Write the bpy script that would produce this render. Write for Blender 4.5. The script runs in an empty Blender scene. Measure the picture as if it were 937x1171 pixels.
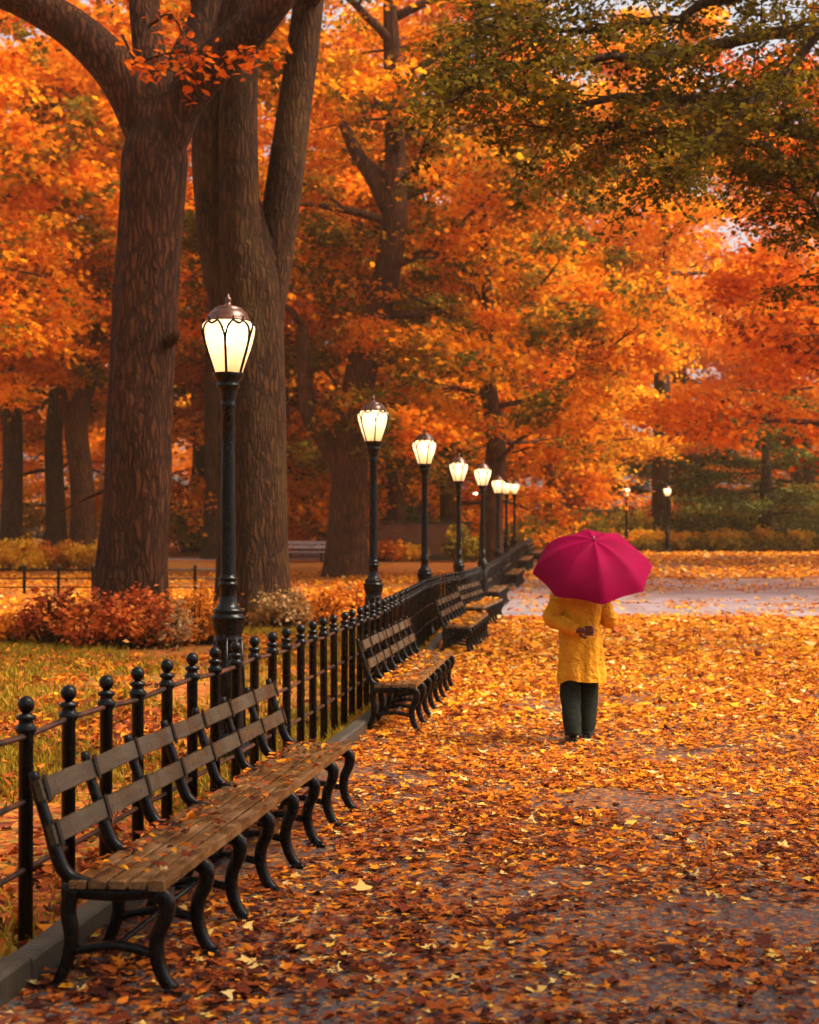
import bpy, math, random
import numpy as np
from mathutils import Vector, Matrix, noise

PI = math.pi
scene = bpy.context.scene
col = scene.collection
F = 1700.0            # focal length in pixels of the 937 x 1171 photograph
EYE = 1.85            # camera height, m
HOR = 615.0           # horizon row

def sstep(t):
    t = min(1.0, max(0.0, t))
    return t * t * (3 - 2 * t)

def gz(y):            # gentle rise of the park ground away from the camera
    return 1.0 * sstep((y - 38) / 50.0) + 0.7 * sstep((y - 90) / 120.0)

def gz_np(y):
    t = np.clip((y - 38) / 50.0, 0, 1); u = np.clip((y - 90) / 120.0, 0, 1)
    return t * t * (3 - 2 * t) + 0.7 * u * u * (3 - 2 * u)

def at(px, py, z):    # survey helper: a sight line and a distance give a place
    return Vector(((px - 468.5) / F * z, z, EYE + (HOR - py) / F * z))

def lerp_tab(tab, v):
    for (a, b), (c, d) in zip(tab, tab[1:]):
        if v <= c:
            return b + (d - b) * (v - a) / (c - a)
    (a, b), (c, d) = tab[-2], tab[-1]
    return b + (d - b) * (v - a) / (c - a)

FENCE = [(-6, -3.7), (6.77, -1.755), (9.94, -1.28), (12.3, -0.93), (14.5, -0.64), (17, -0.36), (26, 0.28), (29, 0.58),
         (33, 1.22), (38, 1.78), (50, 3.15), (60, 4.3), (72, 5.9), (80, 7.0)]
def fx(y): return lerp_tab(FENCE, y)

# ------------------------------------------------------------------ object helpers
def tag(o, label=None, cat=None, group=None, kind=None):
    if label: o['label'] = label
    if cat: o['category'] = cat
    if group: o['group'] = group
    if kind: o['kind'] = kind
    return o

def empty(name, loc, rz=0.0, label=None, cat=None, group=None):
    o = bpy.data.objects.new(name, None)
    col.objects.link(o)
    o.location = loc
    o.rotation_euler = (0, 0, rz)
    o.empty_display_size = 0.2
    return tag(o, label, cat, group)

def kids(o): return [c for c in bpy.data.objects if c.parent == o]

def copy_tree(o, parent=None):
    c = o.copy(); col.objects.link(c); c.parent = parent
    for ch in kids(o): copy_tree(ch, c)
    return c

class MB:
    """collects shapes, builds one mesh object"""
    def __init__(s): s.v = []; s.f = []; s.m = []; s.sm = []
    def add(s, vs, fs, mi=0, smooth=True):
        b = len(s.v); s.v += [tuple(v) for v in vs]
        s.f += [tuple(i + b for i in f) for f in fs]
        s.m += [mi] * len(fs); s.sm += [smooth] * len(fs)
    def box(s, x0, x1, y0, y1, z0, z1, mi=0, M=None):
        vs = [Vector(p) for p in ((x0,y0,z0),(x1,y0,z0),(x1,y1,z0),(x0,y1,z0),(x0,y0,z1),(x1,y0,z1),(x1,y1,z1),(x0,y1,z1))]
        if M is not None: vs = [M @ v for v in vs]
        s.add(vs, ((0,3,2,1),(4,5,6,7),(0,1,5,4),(1,2,6,5),(2,3,7,6),(3,0,4,7)), mi, False)
    def tube(s, pts, rad, n=8, mi=0, cap=True, smooth=True, flat=None, up=None):
        """flat: (a, b) multipliers for elliptical section across/along 'up'"""
        pts = [Vector(p) for p in pts]; k = len(pts)
        if not hasattr(rad, '__len__'): rad = [rad] * k
        vs = []; prev = None
        for i, p in enumerate(pts):
            t = (pts[min(i + 1, k - 1)] - pts[max(i - 1, 0)])
            t = t.normalized() if t.length > 1e-9 else Vector((0, 0, 1))
            if up is not None:
                a = Vector(up) - t * t.dot(Vector(up)); a.normalize()
            elif prev is None:
                a = t.orthogonal().normalized()
            else:
                a = prev - t * t.dot(prev)
                a = a.normalized() if a.length > 1e-6 else t.orthogonal().normalized()
            prev = a; b = t.cross(a)
            fa, fb = flat if flat else (1, 1)
            for j in range(n):
                an = 2 * PI * (j + .5) / n
                vs.append(p + a * math.cos(an) * rad[i] * fa + b * math.sin(an) * rad[i] * fb)
        fs = []
        for i in range(k - 1):
            for j in range(n):
                j2 = (j + 1) % n
                fs.append((i*n+j, i*n+j2, (i+1)*n+j2, (i+1)*n+j))
        if cap:
            fs.append(tuple(range(n - 1, -1, -1))); fs.append(tuple((k-1)*n + j for j in range(n)))
        s.add(vs, fs, mi, smooth)
    def lathe(s, prof, n=16, mi=0, c=(0, 0, 0), smooth=True):
        vs = []; k = len(prof)
        for r, z in prof:
            for j in range(n):
                an = 2 * PI * j / n
                vs.append((c[0] + r * math.cos(an), c[1] + r * math.sin(an), c[2] + z))
        fs = []
        for i in range(k - 1):
            for j in range(n):
                j2 = (j + 1) % n
                fs.append((i*n+j, i*n+j2, (i+1)*n+j2, (i+1)*n+j))
        fs.append(tuple(range(n - 1, -1, -1))); fs.append(tuple((k-1)*n + j for j in range(n)))
        s.add(vs, fs, mi, smooth)
    def ribbon(s, path, w, thick_y, y0=0.0, mi=0):
        """flat bar: path in XZ, half widths w, thickness along Y"""
        k = len(path)
        if not hasattr(w, '__len__'): w = [w] * k
        vs = []
        for i, (x, z) in enumerate(path):
            x1, z1 = path[min(i+1, k-1)]; x0, z0 = path[max(i-1, 0)]
            t = Vector((x1-x0, z1-z0)).normalized(); nn = Vector((-t.y, t.x))
            h = thick_y / 2; b = h * .55
            for (sx, sy) in ((-1,-b),(-.7,-h),(.7,-h),(1,-b),(1,b),(.7,h),(-.7,h),(-1,b)):
                vs.append((x + nn.x*w[i]*sx, y0 + sy, z + nn.y*w[i]*sx))
        n = 8; fs = []
        for i in range(k-1):
            for j in range(n):
                j2 = (j+1) % n
                fs.append((i*n+j, i*n+j2, (i+1)*n+j2, (i+1)*n+j))
        fs.append(tuple(range(n-1,-1,-1))); fs.append(tuple((k-1)*n+j for j in range(n)))
        s.add(vs, fs, mi, True)
    def mesh(s, name, mats):
        me = bpy.data.meshes.new(name)
        me.from_pydata(s.v, [], s.f)
        for m in (mats if isinstance(mats, (list, tuple)) else [mats]): me.materials.append(m)
        me.polygons.foreach_set('material_index', s.m)
        me.polygons.foreach_set('use_smooth', s.sm)
        me.update()
        return me
    def build(s, name, mats, parent=None, loc=None, sharp=None):
        me = s.mesh(name, mats)
        if sharp: 
            try: me.set_sharp_from_angle(angle=math.radians(sharp))
            except Exception: pass
        o = bpy.data.objects.new(name, me); col.objects.link(o)
        if parent is not None: o.parent = parent
        if loc is not None: o.location = loc
        return o

def obj_from_mesh(name, me, parent=None, loc=None):
    o = bpy.data.objects.new(name, me); col.objects.link(o)
    if parent is not None: o.parent = parent
    if loc is not None: o.location = loc
    return o

def spline(pts, n):
    """Catmull-Rom through tuples/Vectors"""
    P = [Vector(p) for p in pts]
    P = [P[0] * 2 - P[1]] + P + [P[-1] * 2 - P[-2]]
    out = []
    segs = len(P) - 3
    for i in range(n):
        u = i / (n - 1) * segs; k = min(int(u), segs - 1); t = u - k
        a, b, c, d = P[k:k+4]
        out.append(0.5 * ((2*b) + (c-a)*t + (2*a-5*b+4*c-d)*t*t + (3*b-a-3*c+d)*t*t*t))
    return out

def np_mesh(name, V, Fc, mat, tone=None, smooth=False):
    """V (n,3); Fc (m,k) constant-size faces; tone (m,) per face"""
    me = bpy.data.meshes.new(name)
    V = np.ascontiguousarray(V, dtype=np.float32); Fc = np.ascontiguousarray(Fc, dtype=np.int32)
    m, k = Fc.shape
    me.vertices.add(len(V)); me.vertices.foreach_set('co', V.ravel())
    me.loops.add(m * k); me.loops.foreach_set('vertex_index', Fc.ravel())
    me.polygons.add(m); me.polygons.foreach_set('loop_start', np.arange(0, m * k, k, dtype=np.int32))
    try: me.polygons.foreach_set('loop_total', np.full(m, k, dtype=np.int32))
    except Exception: pass
    if smooth: me.polygons.foreach_set('use_smooth', np.ones(m, dtype=bool))
    if tone is not None:
        a = me.attributes.new('tone', 'FLOAT', 'FACE')
        a.data.foreach_set('value', np.ascontiguousarray(tone, dtype=np.float32))
    me.materials.append(mat)
    me.update(calc_edges=True)
    return me

# leaf templates: (verts, faces); x along the leaf, y across
T_DIAMOND = (np.array([(-.5,0,0),(0,-.36,.07),(.5,0,-.03),(0,.36,.07)]), np.array([(0,1,2,3)]))
T_OVAL = (np.array([(-.5,0,0),(-.12,-.3,.06),(.22,-.24,.05),(.55,0,-.04),(.22,.24,.05),(-.12,.3,.06)]),
          np.array([(0,1,2,3),(0,3,4,5)]))
def _lobed():
    out = []
    rr = [.18,.42,.30,.56,.33,.62,.33,.56,.30,.42]
    an = [180,128,108,70,38,0,-38,-70,-108,-128]
    for r, a in zip(rr, an):
        a = math.radians(a); out.append((r*math.cos(a), r*math.sin(a), 0))
    V = np.array(out + [(-.02, 0, .0)])
    Fc = np.array([(10, i, (i+1) % 10) for i in range(10)])
    return V, Fc
T_LOBED = _lobed()

def leaves_np(P, size, rng, tmpl, tilt=None, upbias=0.0, curl=0.0, aspect=None):
    """P (n,3). tilt None: random orientation with upbias; else gaussian tilt from horizontal"""
    tv, tf = tmpl; n = len(P); k = len(tv)
    yaw = rng.uniform(0, 2*PI, n)
    if tilt is None:
        N = rng.normal(size=(n, 3)); N[:, 2] = np.abs(N[:, 2]) + upbias
    else:
        N = np.stack([rng.normal(0, tilt, n), rng.normal(0, tilt, n), np.ones(n)], 1)
    N /= np.linalg.norm(N, axis=1, keepdims=True)
    A = np.stack([np.cos(yaw), np.sin(yaw), np.zeros(n)], 1)
    A -= N * np.sum(A*N, 1, keepdims=True); A /= np.linalg.norm(A, axis=1, keepdims=True) + 1e-9
    B = np.cross(N, A)
    L = np.broadcast_to(tv, (n, k, 3)).copy()
    if curl:
        c = rng.normal(0, curl, (n, 1)); c2 = rng.normal(0, curl, (n, 1))
        L[:, :, 2] += np.abs(c) * (L[:, :, 1]**2) * 2 + c2 * (L[:, :, 0]**2) * 1.6 + rng.normal(0, curl*.12, (n, k))
    if aspect is not None: L[:, :, 1] *= rng.uniform(aspect[0], aspect[1], (n, 1))
    L *= size[:, None, None]
    V = P[:, None, :] + L[:, :, 0:1]*A[:, None, :] + L[:, :, 1:2]*B[:, None, :] + L[:, :, 2:3]*N[:, None, :]
    Fc = (np.arange(n) * k)[:, None, None] + tf[None]
    return V.reshape(-1, 3), Fc.reshape(-1, tf.shape[1])

# ------------------------------------------------------------------ materials
def mat(name):
    m = bpy.data.materials.new(name); m.use_nodes = True
    nt = m.node_tree; nt.nodes.clear()
    out = nt.nodes.new('ShaderNodeOutputMaterial')
    return m, nt, out

def N(nt, t, **kw):
    n = nt.nodes.new(t)
    for k, v in kw.items():
        if k in n.inputs: n.inputs[k].default_value = v
        else: setattr(n, k, v)
    return n

def ramp(nt, stops, interp='LINEAR'):
    r = nt.nodes.new('ShaderNodeValToRGB'); e = r.color_ramp.elements
    r.color_ramp.interpolation = interp
    while len(e) > 1: e.remove(e[-1])
    e[0].position = stops[0][0]; e[0].color = (*stops[0][1], 1)
    for p, c in stops[1:]:
        x = e.new(p); x.color = (*c, 1)
    return r

def leaf_mat(name, stops, trans=0.7, rough=0.6, spec=0.05, patch=None):
    m, nt, out = mat(name); L = nt.links.new
    a = N(nt, 'ShaderNodeAttribute', attribute_name='tone')
    r = ramp(nt, stops); L(a.outputs['Fac'], r.inputs[0])
    colr = r.outputs[0]
    if patch:
        geo = N(nt, 'ShaderNodeTexCoord')
        no = N(nt, 'ShaderNodeTexNoise', Scale=patch[0], Detail=2.0); L(geo.outputs['Object'], no.inputs['Vector'])
        mr = N(nt, 'ShaderNodeMapRange'); mr.inputs[1].default_value = patch[1]; mr.inputs[2].default_value = patch[1] + .1
        L(no.outputs['Fac'], mr.inputs[0])
        mx = N(nt, 'ShaderNodeMixRGB'); mx.inputs[2].default_value = (*patch[2], 1)
        L(mr.outputs[0], mx.inputs[0]); L(colr, mx.inputs[1]); colr = mx.outputs[0]
    b = N(nt, 'ShaderNodeBsdfPrincipled', Roughness=rough); b.inputs['Specular IOR Level'].default_value = spec
    L(colr, b.inputs['Base Color'])
    if trans > 0:
        t = N(nt, 'ShaderNodeBsdfTranslucent'); L(colr, t.inputs['Color'])
        mx = N(nt, 'ShaderNodeMixShader', Fac=trans)
        L(b.outputs[0], mx.inputs[1]); L(t.outputs[0], mx.inputs[2]); L(mx.outputs[0], out.inputs[0])
    else:
        L(b.outputs[0], out.inputs[0])
    return m

def bark_mat(name, dark, light, sc=1.0, bump=0.7, moss=None):
    m, nt, out = mat(name); L = nt.links.new
    tc = N(nt, 'ShaderNodeTexCoord')
    wz = N(nt, 'ShaderNodeTexNoise', Scale=3.2*sc, Detail=4.0); L(tc.outputs['Object'], wz.inputs['Vector'])
    wv = N(nt, 'ShaderNodeVectorMath', operation='MULTIPLY_ADD'); wv.inputs[1].default_value = (.15, .15, .5)
    L(wz.outputs['Color'], wv.inputs[0]); L(tc.outputs['Object'], wv.inputs[2])
    mp = N(nt, 'ShaderNodeMapping'); mp.inputs['Scale'].default_value = (11*sc, 11*sc, 1.7*sc); L(wv.outputs[0], mp.inputs['Vector'])
    vo = N(nt, 'ShaderNodeTexVoronoi', Scale=1.0, feature='DISTANCE_TO_EDGE'); L(mp.outputs[0], vo.inputs['Vector'])
    mp2 = N(nt, 'ShaderNodeMapping'); mp2.inputs['Scale'].default_value = (26*sc, 26*sc, 6*sc); L(wv.outputs[0], mp2.inputs['Vector'])
    n2 = N(nt, 'ShaderNodeTexNoise', Scale=1.0, Detail=5.0, Roughness=.68); L(mp2.outputs[0], n2.inputs['Vector'])
    mr0 = N(nt, 'ShaderNodeMapRange', interpolation_type='SMOOTHSTEP'); mr0.inputs[1].default_value = .0; mr0.inputs[2].default_value = .34; L(vo.outputs['Distance'], mr0.inputs[0])
    ad = N(nt, 'ShaderNodeMath', operation='MULTIPLY_ADD'); ad.inputs[1].default_value = 1.35
    L(n2.outputs['Fac'], ad.inputs[0]); L(mr0.outputs[0], ad.inputs[2])
    hh = N(nt, 'ShaderNodeMath', operation='MULTIPLY'); hh.inputs[1].default_value = .46; L(ad.outputs[0], hh.inputs[0])
    r = ramp(nt, [(.18, dark), (.50, tuple(.55*a+.45*b for a, b in zip(dark, light))), (.88, light)])
    L(hh.outputs[0], r.inputs[0])
    c = r.outputs[0]
    n3 = N(nt, 'ShaderNodeTexNoise', Scale=.8, Detail=4.0); L(tc.outputs['Object'], n3.inputs['Vector'])
    r3 = ramp(nt, [(.35, (.72,.72,.72)), (.68, (1.25,1.18,1.1))]); L(n3.outputs['Fac'], r3.inputs[0])
    ml = N(nt, 'ShaderNodeMixRGB', blend_type='MULTIPLY'); ml.inputs[0].default_value = 1; L(c, ml.inputs[1]); L(r3.outputs[0], ml.inputs[2]); c = ml.outputs[0]
    if moss:
        mr = N(nt, 'ShaderNodeMapRange'); mr.inputs[1].default_value = .5; mr.inputs[2].default_value = .68; mr.inputs[4].default_value = .6; L(n3.outputs['Fac'], mr.inputs[0])
        mx = N(nt, 'ShaderNodeMixRGB'); mx.inputs[2].default_value = (*moss, 1)
        L(mr.outputs[0], mx.inputs[0]); L(c, mx.inputs[1]); c = mx.outputs[0]
    b = N(nt, 'ShaderNodeBsdfPrincipled', Roughness=.8); L(c, b.inputs['Base Color'])
    b.inputs['Specular IOR Level'].default_value = .12
    bp = N(nt, 'ShaderNodeBump', Strength=bump, Distance=.10); L(hh.outputs[0], bp.inputs['Height']); L(bp.outputs[0], b.inputs['Normal'])
    L(b.outputs[0], out.inputs[0])
    return m

def simple(name, color, rough=.5, metal=0.0, spec=.5, nsc=None, namt=.3, bump=0.0, bsc=60.0):
    m, nt, out = mat(name); L = nt.links.new
    b = N(nt, 'ShaderNodeBsdfPrincipled', Roughness=rough, Metallic=metal); b.inputs['Specular IOR Level'].default_value = spec
    b.inputs['Base Color'].default_value = (*color, 1)
    tc = N(nt, 'ShaderNodeTexCoord')
    if nsc:
        n = N(nt, 'ShaderNodeTexNoise', Scale=nsc, Detail=5.0, Roughness=.6); L(tc.outputs['Object'], n.inputs['Vector'])
        r = ramp(nt, [(.3, tuple(c*(1-namt) for c in color)), (.7, tuple(min(1, c*(1+namt)) for c in color))])
        L(n.outputs['Fac'], r.inputs[0]); L(r.outputs[0], b.inputs['Base Color'])
    if bump:
        n = N(nt, 'ShaderNodeTexNoise', Scale=bsc, Detail=3.0); L(tc.outputs['Object'], n.inputs['Vector'])
        bp = N(nt, 'ShaderNodeBump', Strength=bump, Distance=.01); L(n.outputs['Fac'], bp.inputs['Height']); L(bp.outputs[0], b.inputs['Normal'])
    L(b.outputs[0], out.inputs[0])
    return m

ORANGE = [(0, (.14,.022,.004)), (.22, (.58,.11,.005)), (.5, (.86,.25,.007)), (.78, (.90,.36,.012)), (.92, (.66,.33,.016)), (1, (.18,.14,.012))]
GOLD   = [(0, (.34,.07,.005)), (.25, (.78,.25,.007)), (.55, (.92,.38,.011)), (.85, (.94,.50,.025)), (1, (.40,.27,.02))]
REDOR  = [(0, (.10,.012,.005)), (.3, (.58,.085,.006)), (.6, (.86,.19,.008)), (.88, (.90,.30,.012)), (1, (.16,.10,.012))]
OLIVE  = [(0, (.030,.020,.003)), (.35, (.10,.072,.006)), (.65, (.20,.135,.009)), (.88, (.38,.18,.010)), (1, (.62,.16,.007))]
DGREEN = [(0, (.026,.032,.007)), (.4, (.085,.092,.016)), (.75, (.17,.15,.022)), (1, (.30,.20,.02))]
M = {}
M['leaf_orange'] = leaf_mat('leaf orange', ORANGE)
M['leaf_gold'] = leaf_mat('leaf gold', GOLD)
M['leaf_red'] = leaf_mat('leaf red orange', REDOR)
M['leaf_olive'] = leaf_mat('leaf olive', OLIVE, trans=.5)
M['leaf_green'] = leaf_mat('leaf dark green', DGREEN, trans=.2)
M['leaf_mixed'] = leaf_mat('leaf orange and olive', ORANGE, patch=(.30, .47, (.13,.092,.010)))
M['leaf_mixed2'] = leaf_mat('leaf orange with olive boughs', ORANGE, patch=(.42, .52, (.16,.105,.010)))
M['leaf_shrub_y'] = leaf_mat('leaf yellow green shrub', [(0,(.10,.09,.016)),(.4,(.30,.235,.025)),(.75,(.52,.37,.035)),(1,(.68,.38,.035))], trans=.4)
M['leaf_yellow'] = leaf_mat('leaf golden shrub', [(0,(.40,.18,.01)),(.4,(.80,.42,.02)),(1,(.90,.58,.06))], trans=.5)
M['leaf_redshrub'] = leaf_mat('leaf red shrub', [(0,(.08,.018,.008)),(.35,(.42,.06,.016)),(.65,(.70,.15,.020)),(1,(.85,.34,.07))], trans=.3)
M['leaf_tan'] = leaf_mat('leaf pale tan shrub', [(0,(.10,.04,.012)),(.5,(.36,.16,.03)),(1,(.50,.30,.13))], trans=.3)
M['leaf_orshrub'] = leaf_mat('leaf orange shrub', [(0,(.16,.04,.008)),(.5,(.66,.18,.014)),(1,(.85,.36,.035))], trans=.3)
M['bark_red'] = bark_mat('bark elm reddish', (.008,.0035,.002), (.135,.045,.016), sc=1.0, bump=1.0)
M['bark_brown'] = bark_mat('bark brown', (.010,.004,.002), (.11,.042,.012), sc=1.0, bump=.9, moss=(.07,.042,.010))
M['bark_dark'] = bark_mat('bark dark', (.016,.009,.006), (.09,.042,.02), sc=.8, bump=.6)
M['bark_mid'] = bark_mat('bark mid', (.018,.007,.004), (.14,.05,.018), sc=.8, bump=.6)

def iron_mat():
    m, nt, out = mat('black painted iron'); L = nt.links.new
    tc = N(nt, 'ShaderNodeTexCoord')
    n = N(nt, 'ShaderNodeTexNoise', Scale=35.0, Detail=4.0); L(tc.outputs['Object'], n.inputs['Vector'])
    r = ramp(nt, [(.35, (.0035,.0032,.0032)), (.62, (.006,.005,.0045)), (.80, (.018,.010,.006))]); L(n.outputs['Fac'], r.inputs[0])
    rr = N(nt, 'ShaderNodeMapRange'); rr.inputs[3].default_value = .12; rr.inputs[4].default_value = .34; L(n.outputs['Fac'], rr.inputs[0])
    b = N(nt, 'ShaderNodeBsdfPrincipled'); L(r.outputs[0], b.inputs['Base Color']); L(rr.outputs[0], b.inputs['Roughness']); b.inputs['Specular IOR Level'].default_value = .16
    n2 = N(nt, 'ShaderNodeTexNoise', Scale=90.0, Detail=2.0); L(tc.outputs['Object'], n2.inputs['Vector'])
    bp = N(nt, 'ShaderNodeBump', Strength=.18, Distance=.004); L(n2.outputs['Fac'], bp.inputs['Height']); L(bp.outputs[0], b.inputs['Normal'])
    L(b.outputs[0], out.inputs[0]); return m
M['iron'] = iron_mat()

def rail_mat():
    m, nt, out = mat('rail iron with rusty reflection tint'); L = nt.links.new
    tc = N(nt, 'ShaderNodeTexCoord')
    n = N(nt, 'ShaderNodeTexNoise', Scale=9.0, Detail=4.0); L(tc.outputs['Object'], n.inputs['Vector'])
    r = ramp(nt, [(.38, (.014,.011,.010)), (.6, (.07,.026,.015)), (.8, (.12,.05,.03))]); L(n.outputs['Fac'], r.inputs[0])  # red-brown stops put a rust-coloured reflection into the rail colour
    b = N(nt, 'ShaderNodeBsdfPrincipled', Roughness=.3); L(r.outputs[0], b.inputs['Base Color']); L(b.outputs[0], out.inputs[0]); return m
M['rail'] = rail_mat()

def wood_mat(name, dark, light, wet=.35):
    m, nt, out = mat(name); L = nt.links.new
    tc = N(nt, 'ShaderNodeTexCoord')
    mp = N(nt, 'ShaderNodeMapping'); mp.inputs['Scale'].default_value = (60, 4.5, 60); L(tc.outputs['Object'], mp.inputs['Vector'])
    n = N(nt, 'ShaderNodeTexNoise', Scale=1.0, Detail=6.0, Roughness=.65, Distortion=.4); L(mp.outputs[0], n.inputs['Vector'])
    n2 = N(nt, 'ShaderNodeTexNoise', Scale=5.0, Detail=3.0); L(tc.outputs['Object'], n2.inputs['Vector'])
    n4 = N(nt, 'ShaderNodeTexNoise', Scale=130.0, Detail=2.0); L(tc.outputs['Object'], n4.inputs['Vector'])
    ad = N(nt, 'ShaderNodeMath', operation='MULTIPLY_ADD'); ad.inputs[1].default_value = .6
    L(n2.outputs['Fac'], ad.inputs[0]); L(n.outputs['Fac'], ad.inputs[2])
    ad2 = N(nt, 'ShaderNodeMath', operation='MULTIPLY_ADD'); ad2.inputs[1].default_value = .45
    L(n4.outputs['Fac'], ad2.inputs[0]); L(ad.outputs[0], ad2.inputs[2])
    r = ramp(nt, [(.72, dark), (1.0, tuple(.5*(a+b) for a, b in zip(dark, light))), (1.25, light)])
    sc = N(nt, 'ShaderNodeMath', operation='MULTIPLY'); sc.inputs[1].default_value = .78
    L(ad2.outputs[0], sc.inputs[0]); L(sc.outputs[0], r.inputs[0])
    e = r.color_ramp.elements
    e[0].position = .62; e[1].position = .80; e[2].position = .98
    b = N(nt, 'ShaderNodeBsdfPrincipled'); L(r.outputs[0], b.inputs['Base Color'])
    rr = N(nt, 'ShaderNodeMapRange'); rr.inputs[1].default_value = .3; rr.inputs[2].default_value = .7
    rr.inputs[3].default_value = wet*.5; rr.inputs[4].default_value = wet + .35
    L(n2.outputs['Fac'], rr.inputs[0]); L(rr.outputs[0], b.inputs['Roughness'])
    bp = N(nt, 'ShaderNodeBump', Strength=.5, Distance=.006); L(ad2.outputs[0], bp.inputs['Height']); L(bp.outputs[0], b.inputs['Normal'])
    L(b.outputs[0], out.inputs[0]); return m
M['wood_seat'] = wood_mat('wet bench slats', (.012,.006,.003), (.21,.098,.030), wet=.12)
M['wood_back'] = wood_mat('weathered bench back', (.010,.008,.004), (.060,.040,.017), wet=.16)
M['stone'] = simple('kerb stone', (.036,.026,.015), rough=.55, nsc=7.0, namt=.55, bump=.5, bsc=40.0)
M['copper'] = simple('lamp cap dark bronze', (.08,.028,.012), rough=.25, metal=.3, nsc=12.0, namt=.4)

def glass_mat():
    m, nt, out = mat('lamp frosted glass'); L = nt.links.new
    t = N(nt, 'ShaderNodeBsdfTranslucent'); t.inputs['Color'].default_value = (.96,.84,.66,1)
    g = N(nt, 'ShaderNodeBsdfTransparent'); g.inputs['Color'].default_value = (1,.9,.7,1)
    gl = N(nt, 'ShaderNodeBsdfGlossy', Roughness=.1)
    a = N(nt, 'ShaderNodeMixShader', Fac=.35); L(t.outputs[0], a.inputs[1]); L(g.outputs[0], a.inputs[2])
    b = N(nt, 'ShaderNodeMixShader', Fac=.06); L(a.outputs[0], b.inputs[1]); L(gl.outputs[0], b.inputs[2])
    e = N(nt, 'ShaderNodeEmission', Strength=GLASS_E); e.inputs['Color'].default_value = (1,.36,.04,1)
    s = N(nt, 'ShaderNodeAddShader'); L(b.outputs[0], s.inputs[0]); L(e.outputs[0], s.inputs[1])
    L(s.outputs[0], out.inputs[0]); return m
GLASS_E = 0.22; BULB_E = 16.0; LAMP_W = 3.2
M['glass'] = glass_mat()
def bulb_mat():
    m, nt, out = mat('lamp glowing mantle')
    e = N(nt, 'ShaderNodeEmission', Strength=BULB_E); e.inputs['Color'].default_value = (1,.84,.58,1)
    nt.links.new(e.outputs[0], out.inputs[0]); return m
M['bulb'] = bulb_mat()

def ground_mat():
    m, nt, out = mat('lawn with fallen leaves'); L = nt.links.new
    tc = N(nt, 'ShaderNodeTexCoord')
    n1 = N(nt, 'ShaderNodeTexNoise', Scale=.35, Detail=4.0, Roughness=.6); L(tc.outputs['Object'], n1.inputs['Vector'])
    n2 = N(nt, 'ShaderNodeTexNoise', Scale=7.0, Detail=5.0, Roughness=.7); L(tc.outputs['Object'], n2.inputs['Vector'])
    vo = N(nt, 'ShaderNodeTexVoronoi', Scale=17.0); L(tc.outputs['Object'], vo.inputs['Vector'])
    gr = ramp(nt, [(.3, (.055,.050,.010)), (.55, (.14,.11,.014)), (.75, (.24,.15,.018))]); L(n2.outputs['Fac'], gr.inputs[0])
    lf = ramp(nt, [(0, (.09,.014,.006)), (.3, (.26,.042,.008)), (.65, (.40,.11,.010)), (1, (.46,.18,.016))])
    sx = N(nt, 'ShaderNodeSeparateColor'); L(vo.outputs['Color'], sx.inputs[0]); L(sx.outputs[0], lf.inputs[0])
    ad = N(nt, 'ShaderNodeMath', operation='MULTIPLY_ADD'); ad.inputs[1].default_value = .5
    L(sx.outputs[1], ad.inputs[0]); L(n1.outputs['Fac'], ad.inputs[2])
    mr = N(nt, 'ShaderNodeMapRange'); mr.inputs[1].default_value = .52; mr.inputs[2].default_value = .64; L(ad.outputs[0], mr.inputs[0])
    mx = N(nt, 'ShaderNodeMixRGB'); L(mr.outputs[0], mx.inputs[0]); L(gr.outputs[0], mx.inputs[1]); L(lf.outputs[0], mx.inputs[2])
    b = N(nt, 'ShaderNodeBsdfPrincipled', Roughness=.8); L(mx.outputs[0], b.inputs['Base Color'])
    b.inputs['Specular IOR Level'].default_value = .2
    bp = N(nt, 'ShaderNodeBump', Strength=.6, Distance=.04); L(n2.outputs['Fac'], bp.inputs['Height']); L(bp.outputs[0], b.inputs['Normal'])
    L(b.outputs[0], out.inputs[0]); return m
M['lawn'] = ground_mat()

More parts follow.
